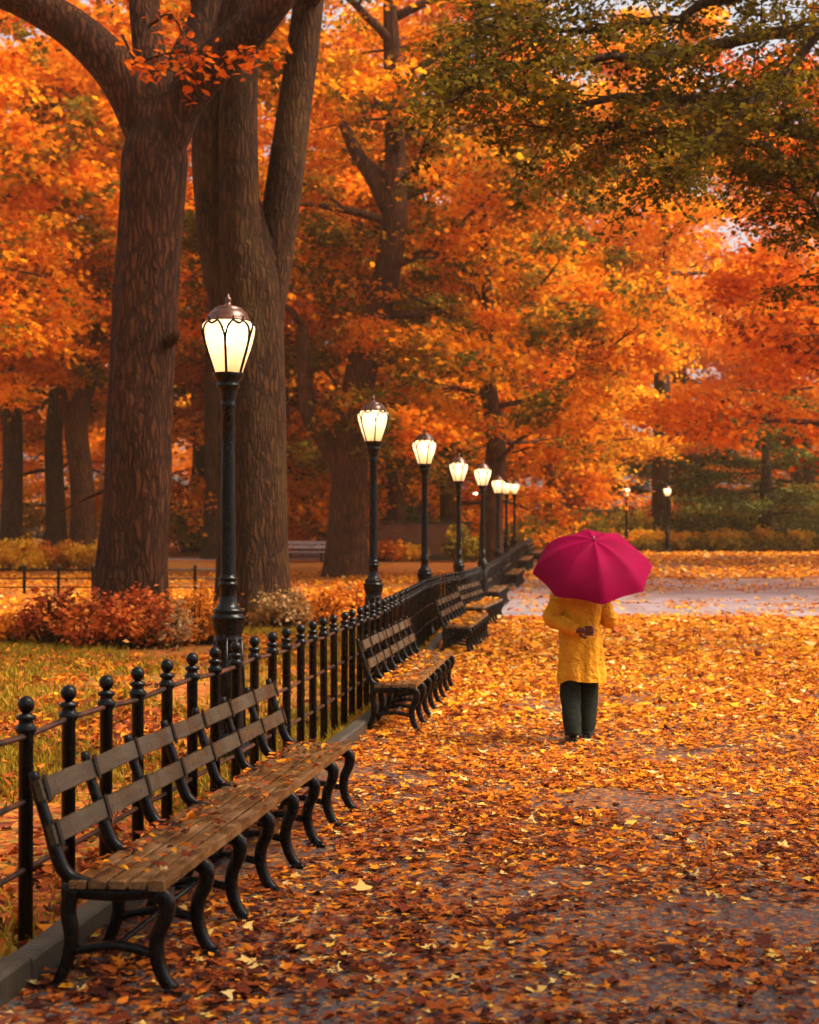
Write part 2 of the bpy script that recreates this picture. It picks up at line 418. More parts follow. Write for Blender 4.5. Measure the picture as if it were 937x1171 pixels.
def path_mat():
    m, nt, out = mat('wet asphalt with leaf scraps'); L = nt.links.new
    tc = N(nt, 'ShaderNodeTexCoord')
    n1 = N(nt, 'ShaderNodeTexNoise', Scale=.5, Detail=4.0, Roughness=.6); L(tc.outputs['Object'], n1.inputs['Vector'])
    n2 = N(nt, 'ShaderNodeTexNoise', Scale=120.0, Detail=3.0, Roughness=.7); L(tc.outputs['Object'], n2.inputs['Vector'])
    a = ramp(nt, [(.36, (.016,.013,.012)), (.52, (.050,.043,.041)), (.66, (.25,.215,.205))]); L(n2.outputs['Fac'], a.inputs[0])
    sm = ramp(nt, [(.35, (.75,.72,.74)), (.7, (1.25,1.18,1.2))]); L(n1.outputs['Fac'], sm.inputs[0])
    ml = N(nt, 'ShaderNodeMixRGB', blend_type='MULTIPLY'); ml.inputs[0].default_value = 1; L(a.outputs[0], ml.inputs[1]); L(sm.outputs[0], ml.inputs[2])
    vo = N(nt, 'ShaderNodeTexVoronoi', Scale=34.0); L(tc.outputs['Object'], vo.inputs['Vector'])
    sx = N(nt, 'ShaderNodeSeparateColor'); L(vo.outputs['Color'], sx.inputs[0])
    lf = ramp(nt, [(0, (.05,.014,.008)), (.4, (.20,.045,.012)), (1, (.38,.15,.022))]); L(sx.outputs[0], lf.inputs[0])
    ad = N(nt, 'ShaderNodeMath', operation='MULTIPLY_ADD'); ad.inputs[1].default_value = .5
    L(sx.outputs[1], ad.inputs[0]); L(n1.outputs['Fac'], ad.inputs[2])
    mr = N(nt, 'ShaderNodeMapRange'); mr.inputs[1].default_value = .70; mr.inputs[2].default_value = .74; L(ad.outputs[0], mr.inputs[0])
    mx = N(nt, 'ShaderNodeMixRGB'); L(mr.outputs[0], mx.inputs[0]); L(ml.outputs[0], mx.inputs[1]); L(lf.outputs[0], mx.inputs[2])
    b = N(nt, 'ShaderNodeBsdfPrincipled'); L(mx.outputs[0], b.inputs['Base Color'])
    rr = N(nt, 'ShaderNodeMapRange'); rr.inputs[1].default_value = .35; rr.inputs[2].default_value = .65
    rr.inputs[3].default_value = .3; rr.inputs[4].default_value = .65; b.inputs['Specular IOR Level'].default_value = .3; L(n1.outputs['Fac'], rr.inputs[0]); L(rr.outputs[0], b.inputs['Roughness'])
    bp = N(nt, 'ShaderNodeBump', Strength=.5, Distance=.008); L(n2.outputs['Fac'], bp.inputs['Height']); L(bp.outputs[0], b.inputs['Normal'])
    L(b.outputs[0], out.inputs[0]); return m
M['path'] = path_mat()
M['far_path'] = simple('pale path', (.42,.30,.26), rough=.7, nsc=2.0, namt=.2)

# ------------------------------------------------------------------ ground
rng0 = np.random.default_rng(4)
def sheet(name, xs_of_y, ys, nx, dz, m, label, cat='ground'):
    V = []; Fc = []
    for y in ys:
        xa, xb = xs_of_y(y)
        for i in range(nx):
            x = xa + (xb - xa) * i / (nx - 1)
            V.append((x, y, gz(y) + dz))
    for j in range(len(ys) - 1):
        for i in range(nx - 1):
            Fc.append((j*nx+i, j*nx+i+1, (j+1)*nx+i+1, (j+1)*nx+i))
    me = np_mesh(name, np.array(V), np.array(Fc), m, smooth=True)
    return tag(obj_from_mesh(name, me), label, cat, kind='structure')
ys_all = list(np.arange(-30, 140, 2.0)) + list(np.arange(140, 321, 20.0))
sheet('ground', lambda y: (-220, 220), ys_all, 3, 0, M['lawn'], 'leaf strewn lawn stretching away behind the fence and hedges')
ys_p = list(np.arange(-12, 84.1, 1.0))
sheet('path', lambda y: (fx(y) + .26, 60.0 if y > 33 else 16.0), ys_p, 4, .004, M['path'], 'wide wet asphalt walk covered in orange leaves', 'path')
M['plaza'] = simple('pale damp paving', (.235,.20,.22), rough=.42, nsc=.9, namt=.5, bump=.2)
sheet('plaza', lambda y: (fx(y) + .30, 60.0), [34 + .5*i for i in range(45)], 3, .008, M['plaza'], 'pale grey crossing path beyond the leaf carpet', 'path')
sheet('footpath', lambda y: (-60, 2.0), [72, 73, 74, 75, 76], 3, .004, M['far_path'], 'pale pinkish path crossing the far lawn behind the trees', 'path')

# kerb along the fence
kb = MB(); rk = random.Random(8); yk = -6.0
prof = [(.16, -.03), (.16, .102), (.178, .120), (.27, .120), (.29, .105), (.29, -.03)]
while yk < 71:
    ln = rk.uniform(1.1, 1.7); nsg = 5; vs = []; fs = []; dh = rk.gauss(0, .006); dx0 = rk.gauss(0, .006); tl = rk.gauss(0, .008)
    for i in range(nsg + 1):
        y = yk + (ln - .014) * i / nsg
        for (dx, h) in prof:
            vs.append((fx(y) + dx + dx0 + .004*noise.noise((dx*9, y*5, 2)), y, gz(y) + h + ((dh + tl*(i/nsg-.5) + .005*noise.noise((dx*9, y*6, 0))) if h > 0 else 0)))
    n = len(prof)
    for i in range(nsg):
        for j in range(n - 1): fs.append((i*n+j, (i+1)*n+j, (i+1)*n+j+1, i*n+j+1))
    fs.append(tuple(range(n))); fs.append(tuple(nsg*n+j for j in range(n-1, -1, -1)))
    kb.add(vs, fs, 0, False); yk += ln
tag(kb.build('kerb', M['stone']), 'low stone kerb edging the walk beneath the fence', 'kerb', kind='structure')

# ------------------------------------------------------------------ iron fence
def fence_post_mesh():
    b = MB()
    b.lathe([(.034,-.05),(.034,.98),(.046,1.0),(.050,1.02),(.036,1.035),(.032,1.05),(.046,1.062),(.046,1.075),(.020,1.085),(.018,1.10)], 12)
    f = MB(); f.lathe([(.012,1.088),(.026,1.096),(.036,1.11),(.040,1.128),(.036,1.146),(.026,1.16),(.012,1.168),(.004,1.170)], 12)
    return b.mesh('fence_post', M['iron']), f.mesh('finial', M['iron'])
fp_me, fin_me = fence_post_mesh()
def iron_fence(y0, y1, label):
    pts = []; y = y0
    while y < y1:
        pts.append(Vector((fx(y), y, gz(y)))); 
        sl = (fx(y+.2) - fx(y)) / .2
        y += .52 / math.sqrt(1 + sl*sl)
    root = empty('iron_fence', pts[0], 0, label, 'fence', 'sections of the black iron fence along the walk')
    for i, p in enumerate(pts):
        a = obj_from_mesh('fence_post', fp_me, root, p - pts[0])
        a.scale = (1, 1, .965); a.rotation_euler = (random.gauss(0, .006), random.gauss(0, .006), random.random())
        obj_from_mesh('finial', fin_me, a)
    for h, r in ((.955, .015), (.645, .014), (.335, .014)):
        t = MB(); t.tube([p - pts[0] + Vector((.0, 0, h + (.012*math.sin(i*1.9) if h > .9 else .004*math.sin(i*2.3)))) for i, p in enumerate(pts)], r, 8)
        t.build('rail', M['rail'], root)
    return root
random.seed(2)
iron_fence(3.70, 30.6, 'black iron fence with ball topped posts and three rails behind the nearest benches')
iron_fence(30.9, 72, 'far section of black iron fence swinging right behind the distant benches')

# ------------------------------------------------------------------ benches
BL = 4.15
def make_bench():
    root = empty('park_bench', (0, 0, 0), 0, 'x', 'bench', 'long slatted benches in a row along the fence')
    # seat slats
    b = MB(); rnd = random.Random(5)
    slats = [(-.378, -.311), (-.293, -.226), (-.208, -.141), (-.123, -.058), (-.040, .022)]
    for k, (x0, x1) in enumerate(slats):
        nseg = 28; vs = []; fs = []
        top = .452 + .016 * max(0, (x0 + .378) / .4) ** 1.2
        th = .030 if k < 4 else .042
        for i in range(nseg + 1):
            y = BL * i / nseg
            w = .006 * noise.noise((k*3.1, y*1.6, 1)) + .003*noise.noise((k*9.1, y*7, 4)); dx = .003*noise.noise((k*5.7, y*2.1, 7))
            e = .004
            for (xx, zz) in ((x0, top-th), (x0, top-e), (x0+e, top), (x1-e, top), (x1, top-e), (x1, top-th)):
                vs.append((xx + dx, y, zz + w))
        for i in range(nseg):
            for j in range(6):
                j2 = (j+1) % 6; fs.append((i*6+j, (i+1)*6+j, (i+1)*6+j2, i*6+j2))
        fs.append((5,4,3,2,1,0)); fs.append(tuple(nseg*6+j for j in range(6)))
        b.add(vs, fs, 0, False)
    b.build('seat', M['wood_seat'], root)
    # back slats, each one a part
    ang = math.atan2(.06, .20)
    for (cx, cz) in ((-.452, .635), (-.506, .815)):
        b = MB()
        nseg = 21; vs = []; fs = []
        for i in range(nseg + 1):
            y = BL * i / nseg
            w = .004*noise.noise((cz*8, y*1.7, 3))
            for (u, v) in ((-.014,-.043),(.010,-.043),(.014,-.039),(.014,.039),(.010,.043),(-.014,.043)):
                vs.append((cx + u*math.cos(ang) - v*math.sin(ang), y, cz + u*math.sin(ang) + v*math.cos(ang) + w))
        for i in range(nseg):
            for j in range(6):
                j2 = (j+1) % 6; fs.append((i*6+j, (i+1)*6+j, (i+1)*6+j2, i*6+j2))
        fs.append((5,4,3,2,1,0)); fs.append(tuple(nseg*6+j for j in range(6)))
        b.add(vs, fs, 0, False)
        b.build('back_slat', M['wood_back'], root)
    # cast iron frames
    f = MB()
    def sp(pts, n=14): return [(p.x, p.y) for p in spline([(a, c, 0) for a, c in pts], n)]
    f.ribbon(sp([(-.02,.405),(.018,.375),(.014,.31),(-.018,.235),(-.022,.15),(.008,.06),(.052,.012)], 20), [.036 - .012*i/19 for i in range(20)], .052)
    f.ribbon(sp([(.018,.018),(.05,.012),(.085,.01)], 5), .014, .062)
    f.ribbon(sp([(-.375,.42),(-.40,.33),(-.385,.22),(-.40,.12),(-.445,.012)], 16), [.034 - .012*i/15 for i in range(16)], .05)
    f.ribbon(sp([(-.415,.014),(-.45,.012),(-.475,.01)], 4), .013, .06)
    f.ribbon(sp([(-.42,.405),(-.2,.395),(.0,.415)], 8), .028, .046)
    f.ribbon(sp([(-.385,.155),(-.2,.185),(-.02,.155)], 10), .017, .04)
    # seat-back curve
    f.ribbon(sp([(-.20,.428),(-.32,.432),(-.41,.475),(-.452,.56),(-.482,.66),(-.528,.80),(-.545,.885)], 22), [.016+.012*(1-abs(i-8)/14) for i in range(22)], .046)
    # straps over the back slats
    for (cx, cz) in ((-.452, .635), (-.506, .815)):
        T = Matrix.Translation((cx, 0, cz)) @ Matrix.Rotation(-ang, 4, 'Y')
        f.box(.0145, .021, -.017, .017, -.056, .056, 0, T)
    fm = f.mesh('leg_frame', M['iron'])
    nf = 8
    for i in range(nf):
        o = obj_from_mesh('leg_frame', fm, root, (0, .05 + (BL - .1) * i / (nf - 1), 0))
    t = MB()
    t.tube([(-.2, .05, .178), (-.2, BL-.05, .178)], .012, 8)
    t.build('stretcher', M['iron'], root)
    return root

# (front near corner x, y), (front far corner x, y)
BENCH = [((-1.01, 5.98), (-.42, 10.05)), ((.04, 14.05), (.52, 18.3)), ((.93, 23.3), (1.5, 28)), ((1.45, 29.7), (2.13, 34.0)),
         ((2.28, 38.4), (2.85, 43)), ((3.55, 49.5), (4.15, 54)), ((4.75, 60.3), (5.4, 64.8)), ((5.9, 68), (6.5, 72))]
BLAB = ['nearest long slatted bench with wet leaf strewn seat and black iron legs',
        'second slatted bench along the fence, beyond the nearest one, with a pale leaf covered seat',
        'third slatted bench from the camera, its near end a dark square leaf covered seat',
        'fourth slatted bench along the fence, partly hidden behind the third bench',
        'fifth slatted bench along the fence, close before the pale crossing path',
        'sixth slatted bench along the fence, left of the red umbrella',
        'seventh slatted bench along the fence, small and near the umbrella rim',
        'eighth and farthest slatted bench at the end of the fence']
proto = make_bench()
BMAT = []
for i, ((xa, ya), (xb, yb)) in enumerate(BENCH):
    o = proto if i == 0 else copy_tree(proto)
    o.location = (xa, ya, gz((ya + yb) / 2) + .004)
    rz = -math.atan2(xb - xa, yb - ya); o.rotation_euler = (math.atan2(gz(yb) - gz(ya), yb - ya), 0, rz)
    o['label'] = BLAB[i]; BMAT.append((o.location.copy(), rz))

# ------------------------------------------------------------------ street lamps
def lamp_parts():
    p = MB()
    p.lathe([(.20,-.05),(.20,.10),(.185,.16),(.15,.22),(.135,.30),(.13,.55),(.116,.80),(.108,.99),(.118,1.0),(.118,1.02),(.110,1.03),(.116,1.06),(.130,1.10),(.137,1.14),
             (.137,1.175),(.146,1.18),(.146,1.20),(.122,1.215),(.122,1.235),(.130,1.24),(.130,1.255),(.10,1.27),(.080,1.30),(.070,1.36),(.067,1.45),(.082,1.455),(.082,1.475),(.072,1.48),(.072,1.50),(.080,1.505),(.080,1.52),(.064,1.53),(.062,1.55),
             (.060,1.9),(.055,2.6),(.052,2.92),(.062,2.935),(.062,2.955),(.056,2.97),(.062,3.0),(.074,3.06),(.082,3.09),(.098,3.10),(.098,3.115),
             (.088,3.125),(.10,3.15),(.122,3.18),(.130,3.20),(.130,3.212),(.05,3.212)], 20)
    for k in range(8):                                    # flutes of the pedestal
        a = 2*PI*k/8
        p.tube([(.128*math.cos(a), .128*math.sin(a), .25), (.118*math.cos(a), .118*math.sin(a), .75), (.108*math.cos(a), .108*math.sin(a), 1.03)], [.02,.018,.012], 6)
    post = p.mesh('post', M['iron'])
    GP = [(.118, 3.214), (.140, 3.28), (.168, 3.36), (.194, 3.44), (.214, 3.52), (.222, 3.575), (.212, 3.61), (.185, 3.635)]
    g = MB(); n = 24; vs = []; fs = []
    gp = [(v.x, v.y) for v in spline([(a, b, 0) for a, b in GP], 14)]
    for r, z in gp:
        for j in range(n): vs.append((r*math.cos(2*PI*j/n), r*math.sin(2*PI*j/n), z))
    for i in range(len(gp)-1):
        for j in range(n):
            j2 = (j+1) % n; fs.append((i*n+j, i*n+j2, (i+1)*n+j2, (i+1)*n+j))
    g.add(vs, fs); glass = g.mesh('globe', M['glass'])
    def S(th, t, off=.006):
        u = t*(len(gp)-1); k = min(int(u), len(gp)-2); q = u-k
        r = gp[k][0]*(1-q) + gp[k+1][0]*q + off; z = gp[k][1]*(1-q) + gp[k+1][1]*q
        return (r*math.cos(th), r*math.sin(th), z)
    rb = MB(); NR = 6; st = 2*PI/NR
    for k in range(NR):
        th = k*st - PI/2
        rb.tube([S(th, t) for t in np.linspace(0, .42, 8)], .0115, 6)
        for sg in (-1, 1):
            pts = []
            for t in np.linspace(0, 1, 12):
                pts.append(S(th + sg*st*.30*(t**1.7), .40 + .56*t))
            rb.tube(pts, [.0105 - .002*i/11 for i in range(12)], 6)
        pts = []                                          # scallop between neighbouring ribs
        for t in np.linspace(-1, 1, 11):
            pts.append(S(th + st*.5 + t*st*.20, .82 + .15*t*t))
        rb.tube(pts, .0095, 6)
        a = S(th + st*.5 - st*.2, .97); rb.tube([a, (a[0]*1.06, a[1]*1.06, a[2]+.03), (a[0]*1.1, a[1]*1.1, a[2]+.01)], .006, 5)
        a = S(th + st*.5 + st*.2, .97); rb.tube([a, (a[0]*1.06, a[1]*1.06, a[2]+.03), (a[0]*1.1, a[1]*1.1, a[2]+.01)], .006, 5)
    cage = rb.mesh('cage', M['iron'])
    c = MB()
    c.lathe([(.10,3.632),(.192,3.634),(.192,3.646),(.176,3.655),(.165,3.69),(.142,3.722),(.118,3.737),(.118,3.748),(.098,3.756),(.055,3.770),(.028,3.778),
             (.022,3.80),(.026,3.812),(.026,3.83),(.012,3.842),(.008,3.862),(.001,3.872)], 20)
    cap = c.mesh('cap', M['copper'])
    b = MB(); b.lathe([(.01,3.45),(.03,3.46),(.045,3.50),(.052,3.54),(.045,3.58),(.03,3.60),(.01,3.61)], 12)
    bulb = b.mesh('bulb', M['bulb'])
    return post, glass, cage, cap, bulb
LP = lamp_parts()
LAMPS = [(-1.50, 12.3, 'nearest lit lamp post, tall and black in front of the big elm trunk'),
         (-.51, 21.0, 'second lit lamp post along the fence, beside the forked tree trunk'),
         (.28, 27.4, 'third lit lamp post along the fence, before the low brown wall'),
         (1.18, 35.6, 'fourth lit lamp post along the fence, above the fourth bench'),
         (1.90, 38.6, 'fifth lit lamp post along the fence, with a small lantern high behind the fourth'),
         (2.98, 50.0, 'sixth lit lamp post along the fence, left of two lanterns that nearly touch'),
         (3.85, 59.0, 'left one of the two far lamp posts whose lanterns nearly touch'),
         (4.52, 64.0, 'right one of the two far lamp posts whose lanterns nearly touch'),
         (12.2, 83.6, 'far lit lamp before the orange foliage, left neighbour of the lamp at the hedge'),
         (14.4, 83.0, 'far lit lamp post standing clear before the yellow topped hedge')]
LAMP_ROOT = []
for i, (x, y, lab) in enumerate(LAMPS):
    r = empty('street_lamp', (x, y, gz(y)), .12*i + (0 if i == 0 else .05), lab, 'street lamp', 'lit lamp posts along the walk')
    obj_from_mesh('post', LP[0], r)
    lan = obj_from_mesh('lantern', LP[2], r)
    obj_from_mesh('globe', LP[1], lan); obj_from_mesh('cap', LP[3], lan); obj_from_mesh('bulb', LP[4], lan)
    li = bpy.data.lights.new('lamp_light', 'POINT'); li.energy = LAMP_W; li.color = (1, .60, .27); li.shadow_soft_size = .06
    lo = bpy.data.objects.new('lamp_light', li); col.objects.link(lo); lo.parent = r; lo.location = (0, 0, 3.615)
    LAMP_ROOT.append(r)
# twin lamp far away
r = empty('twin_street_lamp', (4.35, 92, gz(92)), 0.2, 'far twin lamp post with two small lit globes on one arm', 'street lamp')
t = MB(); t.lathe([(.16,-.05),(.15,.3),(.09,.5),(.07,1.2),(.055,3.2),(.04,3.35)], 12)
t.tube([(-.34,0,3.42),(-.3,0,3.3),(0,0,3.22),(.3,0,3.3),(.34,0,3.42)], .03, 8)
t.build('post', M['iron'], r)
for sx in (-.34, .34):
    g = MB(); g.lathe([(.06,3.42),(.15,3.5),(.2,3.62),(.19,3.74),(.12,3.84),(.02,3.88)], 14)
    gg = g.build('globe', M['bulb'], r); gg.location = (sx, 0, 0)

# ------------------------------------------------------------------ trees
def walk(p, d, L, n, rnd, wob=.12, up=0.0):
    pts = [Vector(p)]; d = Vector(d).normalized(); st = L / n
    for i in range(n):
        d = d + Vector((rnd.gauss(0, wob), rnd.gauss(0, wob), rnd.gauss(0, wob*.7) + up / n)); d.normalize()
        pts.append(pts[-1] + d * st)
    return pts

class Crown:
    def __init__(s): s.P = []; s.S = []; s.T = []
    def spray(s, pts, n, rng, size, spread=.38, flat=.35, tone=(.5, .16), droop=.15):
        k = len(pts); A = np.array([tuple(p) for p in pts])
        u = rng.beta(1.6, 1.1, n) * (k - 1); i = np.minimum(u.astype(int), k - 2); q = (u - i)[:, None]
        C = A[i] * (1 - q) + A[i+1] * q
        sp = spread * (.6 + .6 * rng.random((n, 1)))
        O = rng.normal(size=(n, 3)) * sp; O[:, 2] = O[:, 2] * flat - droop * np.abs(O[:, 0] + O[:, 1])
        s.P.append(C + O); s.S.append(size * rng.uniform(.65, 1.3, n))
        ct = rng.normal(tone[0], tone[1]); s.T.append(np.clip(ct + rng.normal(0, .11, n), 0, 1))
    def mesh(s, name, m, rng, tmpl=T_DIAMOND, upbias=.5):
        P = np.concatenate(s.P); S = np.concatenate(s.S); T = np.concatenate(s.T)
        V, Fc = leaves_np(P, S, rng, tmpl, upbias=upbias, aspect=(.7, 1.25))
        T = np.repeat(T, len(tmpl[1]))
        return np_mesh(name, V, Fc, m, T)

def limb_with_leaves(tb, cr, start, d, L, r, rnd, rng, size, nl, sec=6, ter=4, up=.25, tone=(.5,.16), spread=.4, flat=.35, droop=.15, from_=.3, wob=.13, secL=.45):
    n = 9
    pts = walk(start, d, L, n, rnd, wob, up)
    tb.tube(pts, [r*(1-.82*i/n) for i in range(n+1)], 7)
    for k in range(sec):
        u = from_ + (1-from_) * (k + rnd.random()) / sec
        j = min(int(u*n), n-1); p = pts[j].lerp(pts[j+1], u*n-j); t = (pts[j+1]-pts[j]).normalized()
        side = t.cross(Vector((0,0,1)));
        if side.length < .1: side = Vector((1,0,0))
        side.normalize()
        dd = t*.6 + side*(1 if k % 2 else -1)*rnd.uniform(.5,1.1) + Vector((0,0,rnd.uniform(-.25,.4)))
        L2 = L*secL*(1.15-.55*u)*rnd.uniform(.7,1.2)
        p2 = walk(p, dd, L2, 5, rnd, wob*1.2, -.05)
        r2 = max(.012, r*(1-.82*u)*.5)
        tb.tube(p2, [r2*(1-.75*i/5) for i in range(6)], 5)
        for q in range(ter):
            v = .25 + .75*(q + rnd.random())/ter
            j2 = min(int(v*5), 4); p3 = p2[j2].lerp(p2[j2+1], v*5-j2); t2 = (p2[j2+1]-p2[j2]).normalized()
            d3 = t2 + Vector((rnd.gauss(0,.7), rnd.gauss(0,.7), rnd.gauss(-.1,.35)))
            tw = walk(p3, d3, L2*.42*rnd.uniform(.7,1.3), 3, rnd, .2, -.3)
            tb.tube(tw, [max(.006, r2*.3)*(1-.25*i) for i in range(4)], 4)
            cr.spray(tw, nl, rng, size, spread, flat, tone, droop)
    cr.spray(pts[-3:], nl, rng, size, spread, flat, tone, droop)

def fluted(pts, rad, nseg, flute, seed, flare=1.6, sides=40, flare_h=1.6):
    """thick trunk with buttress flare and furrowed outline: verts, faces"""
    S = spline(pts, nseg); vs = []; k = len(S)
    prev = None; z0 = S[0].z
    for i, p in enumerate(S):
        u = i/(k-1)*(len(rad)-1); a = min(int(u), len(rad)-2); r = rad[a]+(rad[a+1]-rad[a])*(u-a)
        t = (S[min(i+1,k-1)]-S[max(i-1,0)]).normalized()
        ax = Vector((1,0,0)) - t*t.x; ax.normalize(); bx = t.cross(ax)
        h = p.z - z0; fl = (flare-1)*math.exp(-max(h,0)/flare_h*1.6)
        for j in range(sides):
            an = 2*PI*j/sides; c, s_ = math.cos(an), math.sin(an)
            rr = r*(1 + fl*(.75+.6*max(0, math.cos(an*5+seed))))
            rr *= 1 + flute*noise.noise((c*1.4+seed, s_*1.4, h*.12)) + flute*.55*noise.noise((c*5+seed, s_*5, h*.35)) + flute*.35*noise.noise((c*11, s_*11+seed, h*.8))
            vs.append(p + ax*c*rr + bx*s_*rr)
    fs = []
    for i in range(k-1):
        for j in range(sides):
            j2 = (j+1) % sides; fs.append((i*sides+j, i*sides+j2, (i+1)*sides+j2, (i+1)*sides+j))
    fs.append(tuple((k-1)*sides+j for j in range(sides)))
    return vs, fs

def tree_obj(name, root_loc, trunk_mb, crown_me, bark, label, cat='tree', group=None):
    r = empty(name, root_loc, 0, label, cat, group)
    t = trunk_mb.build('trunk', bark, r)
    c = obj_from_mesh('crown', crown_me, r)
    return r

# ---- nearest elm (left)
def elm_near():
    rnd = random.Random(11); rng = np.random.default_rng(11); Z = 27.0
    base = at(150, 732, Z); base.z = 0
    W = lambda px, py, dz=0: at(px, py, Z+dz) - base
    tb = MB()
    v, f = fluted([Vector((0,0,-.2)), W(150,660), W(157,560), W(160,460), W(166,360), W(171,260), W(177,180), W(184,100)],
                  [.70,.66,.62,.60,.58,.57,.60,.36], 90, .12, 3.0, flare=1.26, sides=64, flare_h=1.5); tb.add(v, f)
    def limb(pts, rad, sd):
        v, f = fluted(pts, rad, 40, .12, sd, flare=1.0, sides=28); tb.add(v, f)
    limb([W(176,160), W(150,105), W(118,62), W(70,22), W(0,-12), W(-90,-30)], [.44,.42,.40,.36,.32,.25], 5)
    limb([W(178,150,.2), W(176,95,.3), W(168,40,.5), W(160,-60,.8), W(150,-200,1)], [.42,.34,.30,.27,.2], 6)
    limb([W(190,160,-.1), W(214,112,-.2), W(250,68,-.5), W(300,18,-.8), W(345,-50,-1), W(400,-200,-1.5)], [.40,.36,.34,.32,.29,.2], 7)
    limb([W(186,150,.4), W(205,80,.8), W(232,20,1.2), W(250,-60,1.5), W(255,-200,2)], [.34,.28,.26,.24,.15], 8)
    limb([W(133,560), W(110,565,-.1), W(60,590,.5)], [.05,.03,.01], 9)
    # broken stub on the right side
    limb([W(192,392,-.3), W(200,385,-.5), W(203,378,-.55)], [.11,.09,.05], 4)
    cr = Crown()
    tops = [(W(0,-12), (-1,.1,.5)), (W(-90,-30), (-1,-.3,.6)), (W(160,-60,.8), (-.2,.4,1)), (W(150,-200,1), (.1,-.6,1)),
            (W(345,-50,-1), (.8,-.4,.6)), (W(400,-200,-1.5), (.5,.5,.9)), (W(250,-60,1.5), (.2,.7,.8)), (W(255,-200,2), (.2,.9,.9))]
    for p, d in tops:
        limb_with_leaves(tb, cr, p, d, 6.0, .17, rnd, rng, .17, 60, 6, 4, .2, tone=(.45,.15), spread=.5)
    # sprigs in the crotch
    for (a, b_, c) in ((W(140,40,-.8), W(165,80,-1.2), W(225,75,-1.1)), (W(150,75,-.9), W(200,60,-1.2), W(290,60,-1.6)), (W(170,30,-.8), W(200,20,-1.3), W(230,110,-1.3)),
                       (W(240,90,-1.1), W(285,62,-1.5), W(338,62,-1.7))):
        pts = spline([a, b_, c], 8); tb.tube(pts, [.03*(1-.09*i) for i in range(8)], 5)
        cr.spray(pts, 60, rng, .17, .16, .7, (.42,.08), .3)
    me = cr.mesh('crown', M['leaf_red'], rng, T_OVAL)
    return tree_obj('elm_tree', base, tb, me, M['bark_red'], 'thick elm with reddish furrowed bark forking near the top left of the lawn', 'tree')
elm_near()

def elm_second():
    rnd = random.Random(21); rng = np.random.default_rng(21); Z = 31.5
    base = at(288, 716, Z); base.z = 0
    W = lambda px, py, dz=0: at(px, py, Z+dz) - base
    tb = MB()
    v, f = fluted([Vector((0,0,-.2)), W(288,650), W(288,560), W(287,460), W(284,380), W(283,320), W(283,270), W(283,225)],
                  [.80,.76,.73,.72,.74,.72,.56,.25], 70, .07, 1.0, flare=1.2, sides=64, flare_h=1.2); tb.add(v, f)
    def limb(pts, rad, sd, n=44):
        v, f = fluted(pts, rad, n, .08, sd, flare=1.0, sides=32); tb.add(v, f)
    limb([W(277,430,-.05), W(268,370,-.1), W(253,300,-.1), W(243,220), W(240,150), W(252,70,.2), W(270,-20,.4), W(290,-160,.6)], [.42,.42,.42,.40,.38,.34,.3,.2], 2)
    limb([W(283,430,-.20), W(280,370,-.30), W(275,280,-.4), W(272,190,-.4), W(273,100,-.4), W(277,0,-.4), W(287,-160,-.4)], [.44,.44,.43,.41,.39,.36,.22], 4)
    limb([W(296,430,.0), W(301,370,.05), W(314,290,.1), W(327,200,.1), W(339,110,.2), W(351,20,.3), W(360,-60,.4), W(385,-180,.5)], [.42,.42,.41,.39,.36,.33,.3,.2], 6)
    limb([W(262,230,.3), W(258,150,.7), W(240,60,1.0), W(228,0,1.2), W(205,-120,1.4)], [.30,.24,.22,.2,.14], 7)
    cr = Crown()
    for p, d in [(W(290,-160,.6), (-.6,.6,.8)), (W(298,-160,-.4), (.1,-.7,.9)), (W(385,-180,.5), (.9,.2,.7)), (W(205,-120,1.4), (-.9,.1,.6)),
                 (W(360,-60,.4), (1,.2,.45)), (W(348,10,.3), (.7,-.9,.4)), (W(252,-20,.4), (-.6,-.7,.5))]:
        limb_with_leaves(tb, cr, p, d, 6.5, .18, rnd, rng, .19, 60, 6, 4, .2, tone=(.5,.15), spread=.55)
    me = cr.mesh('crown', M['leaf_orange'], rng)
    return tree_obj('elm_tree', base, tb, me, M['bark_brown'], 'huge elm directly behind the nearest lamp, its trunk fanning into upright limbs', 'tree')
elm_second()

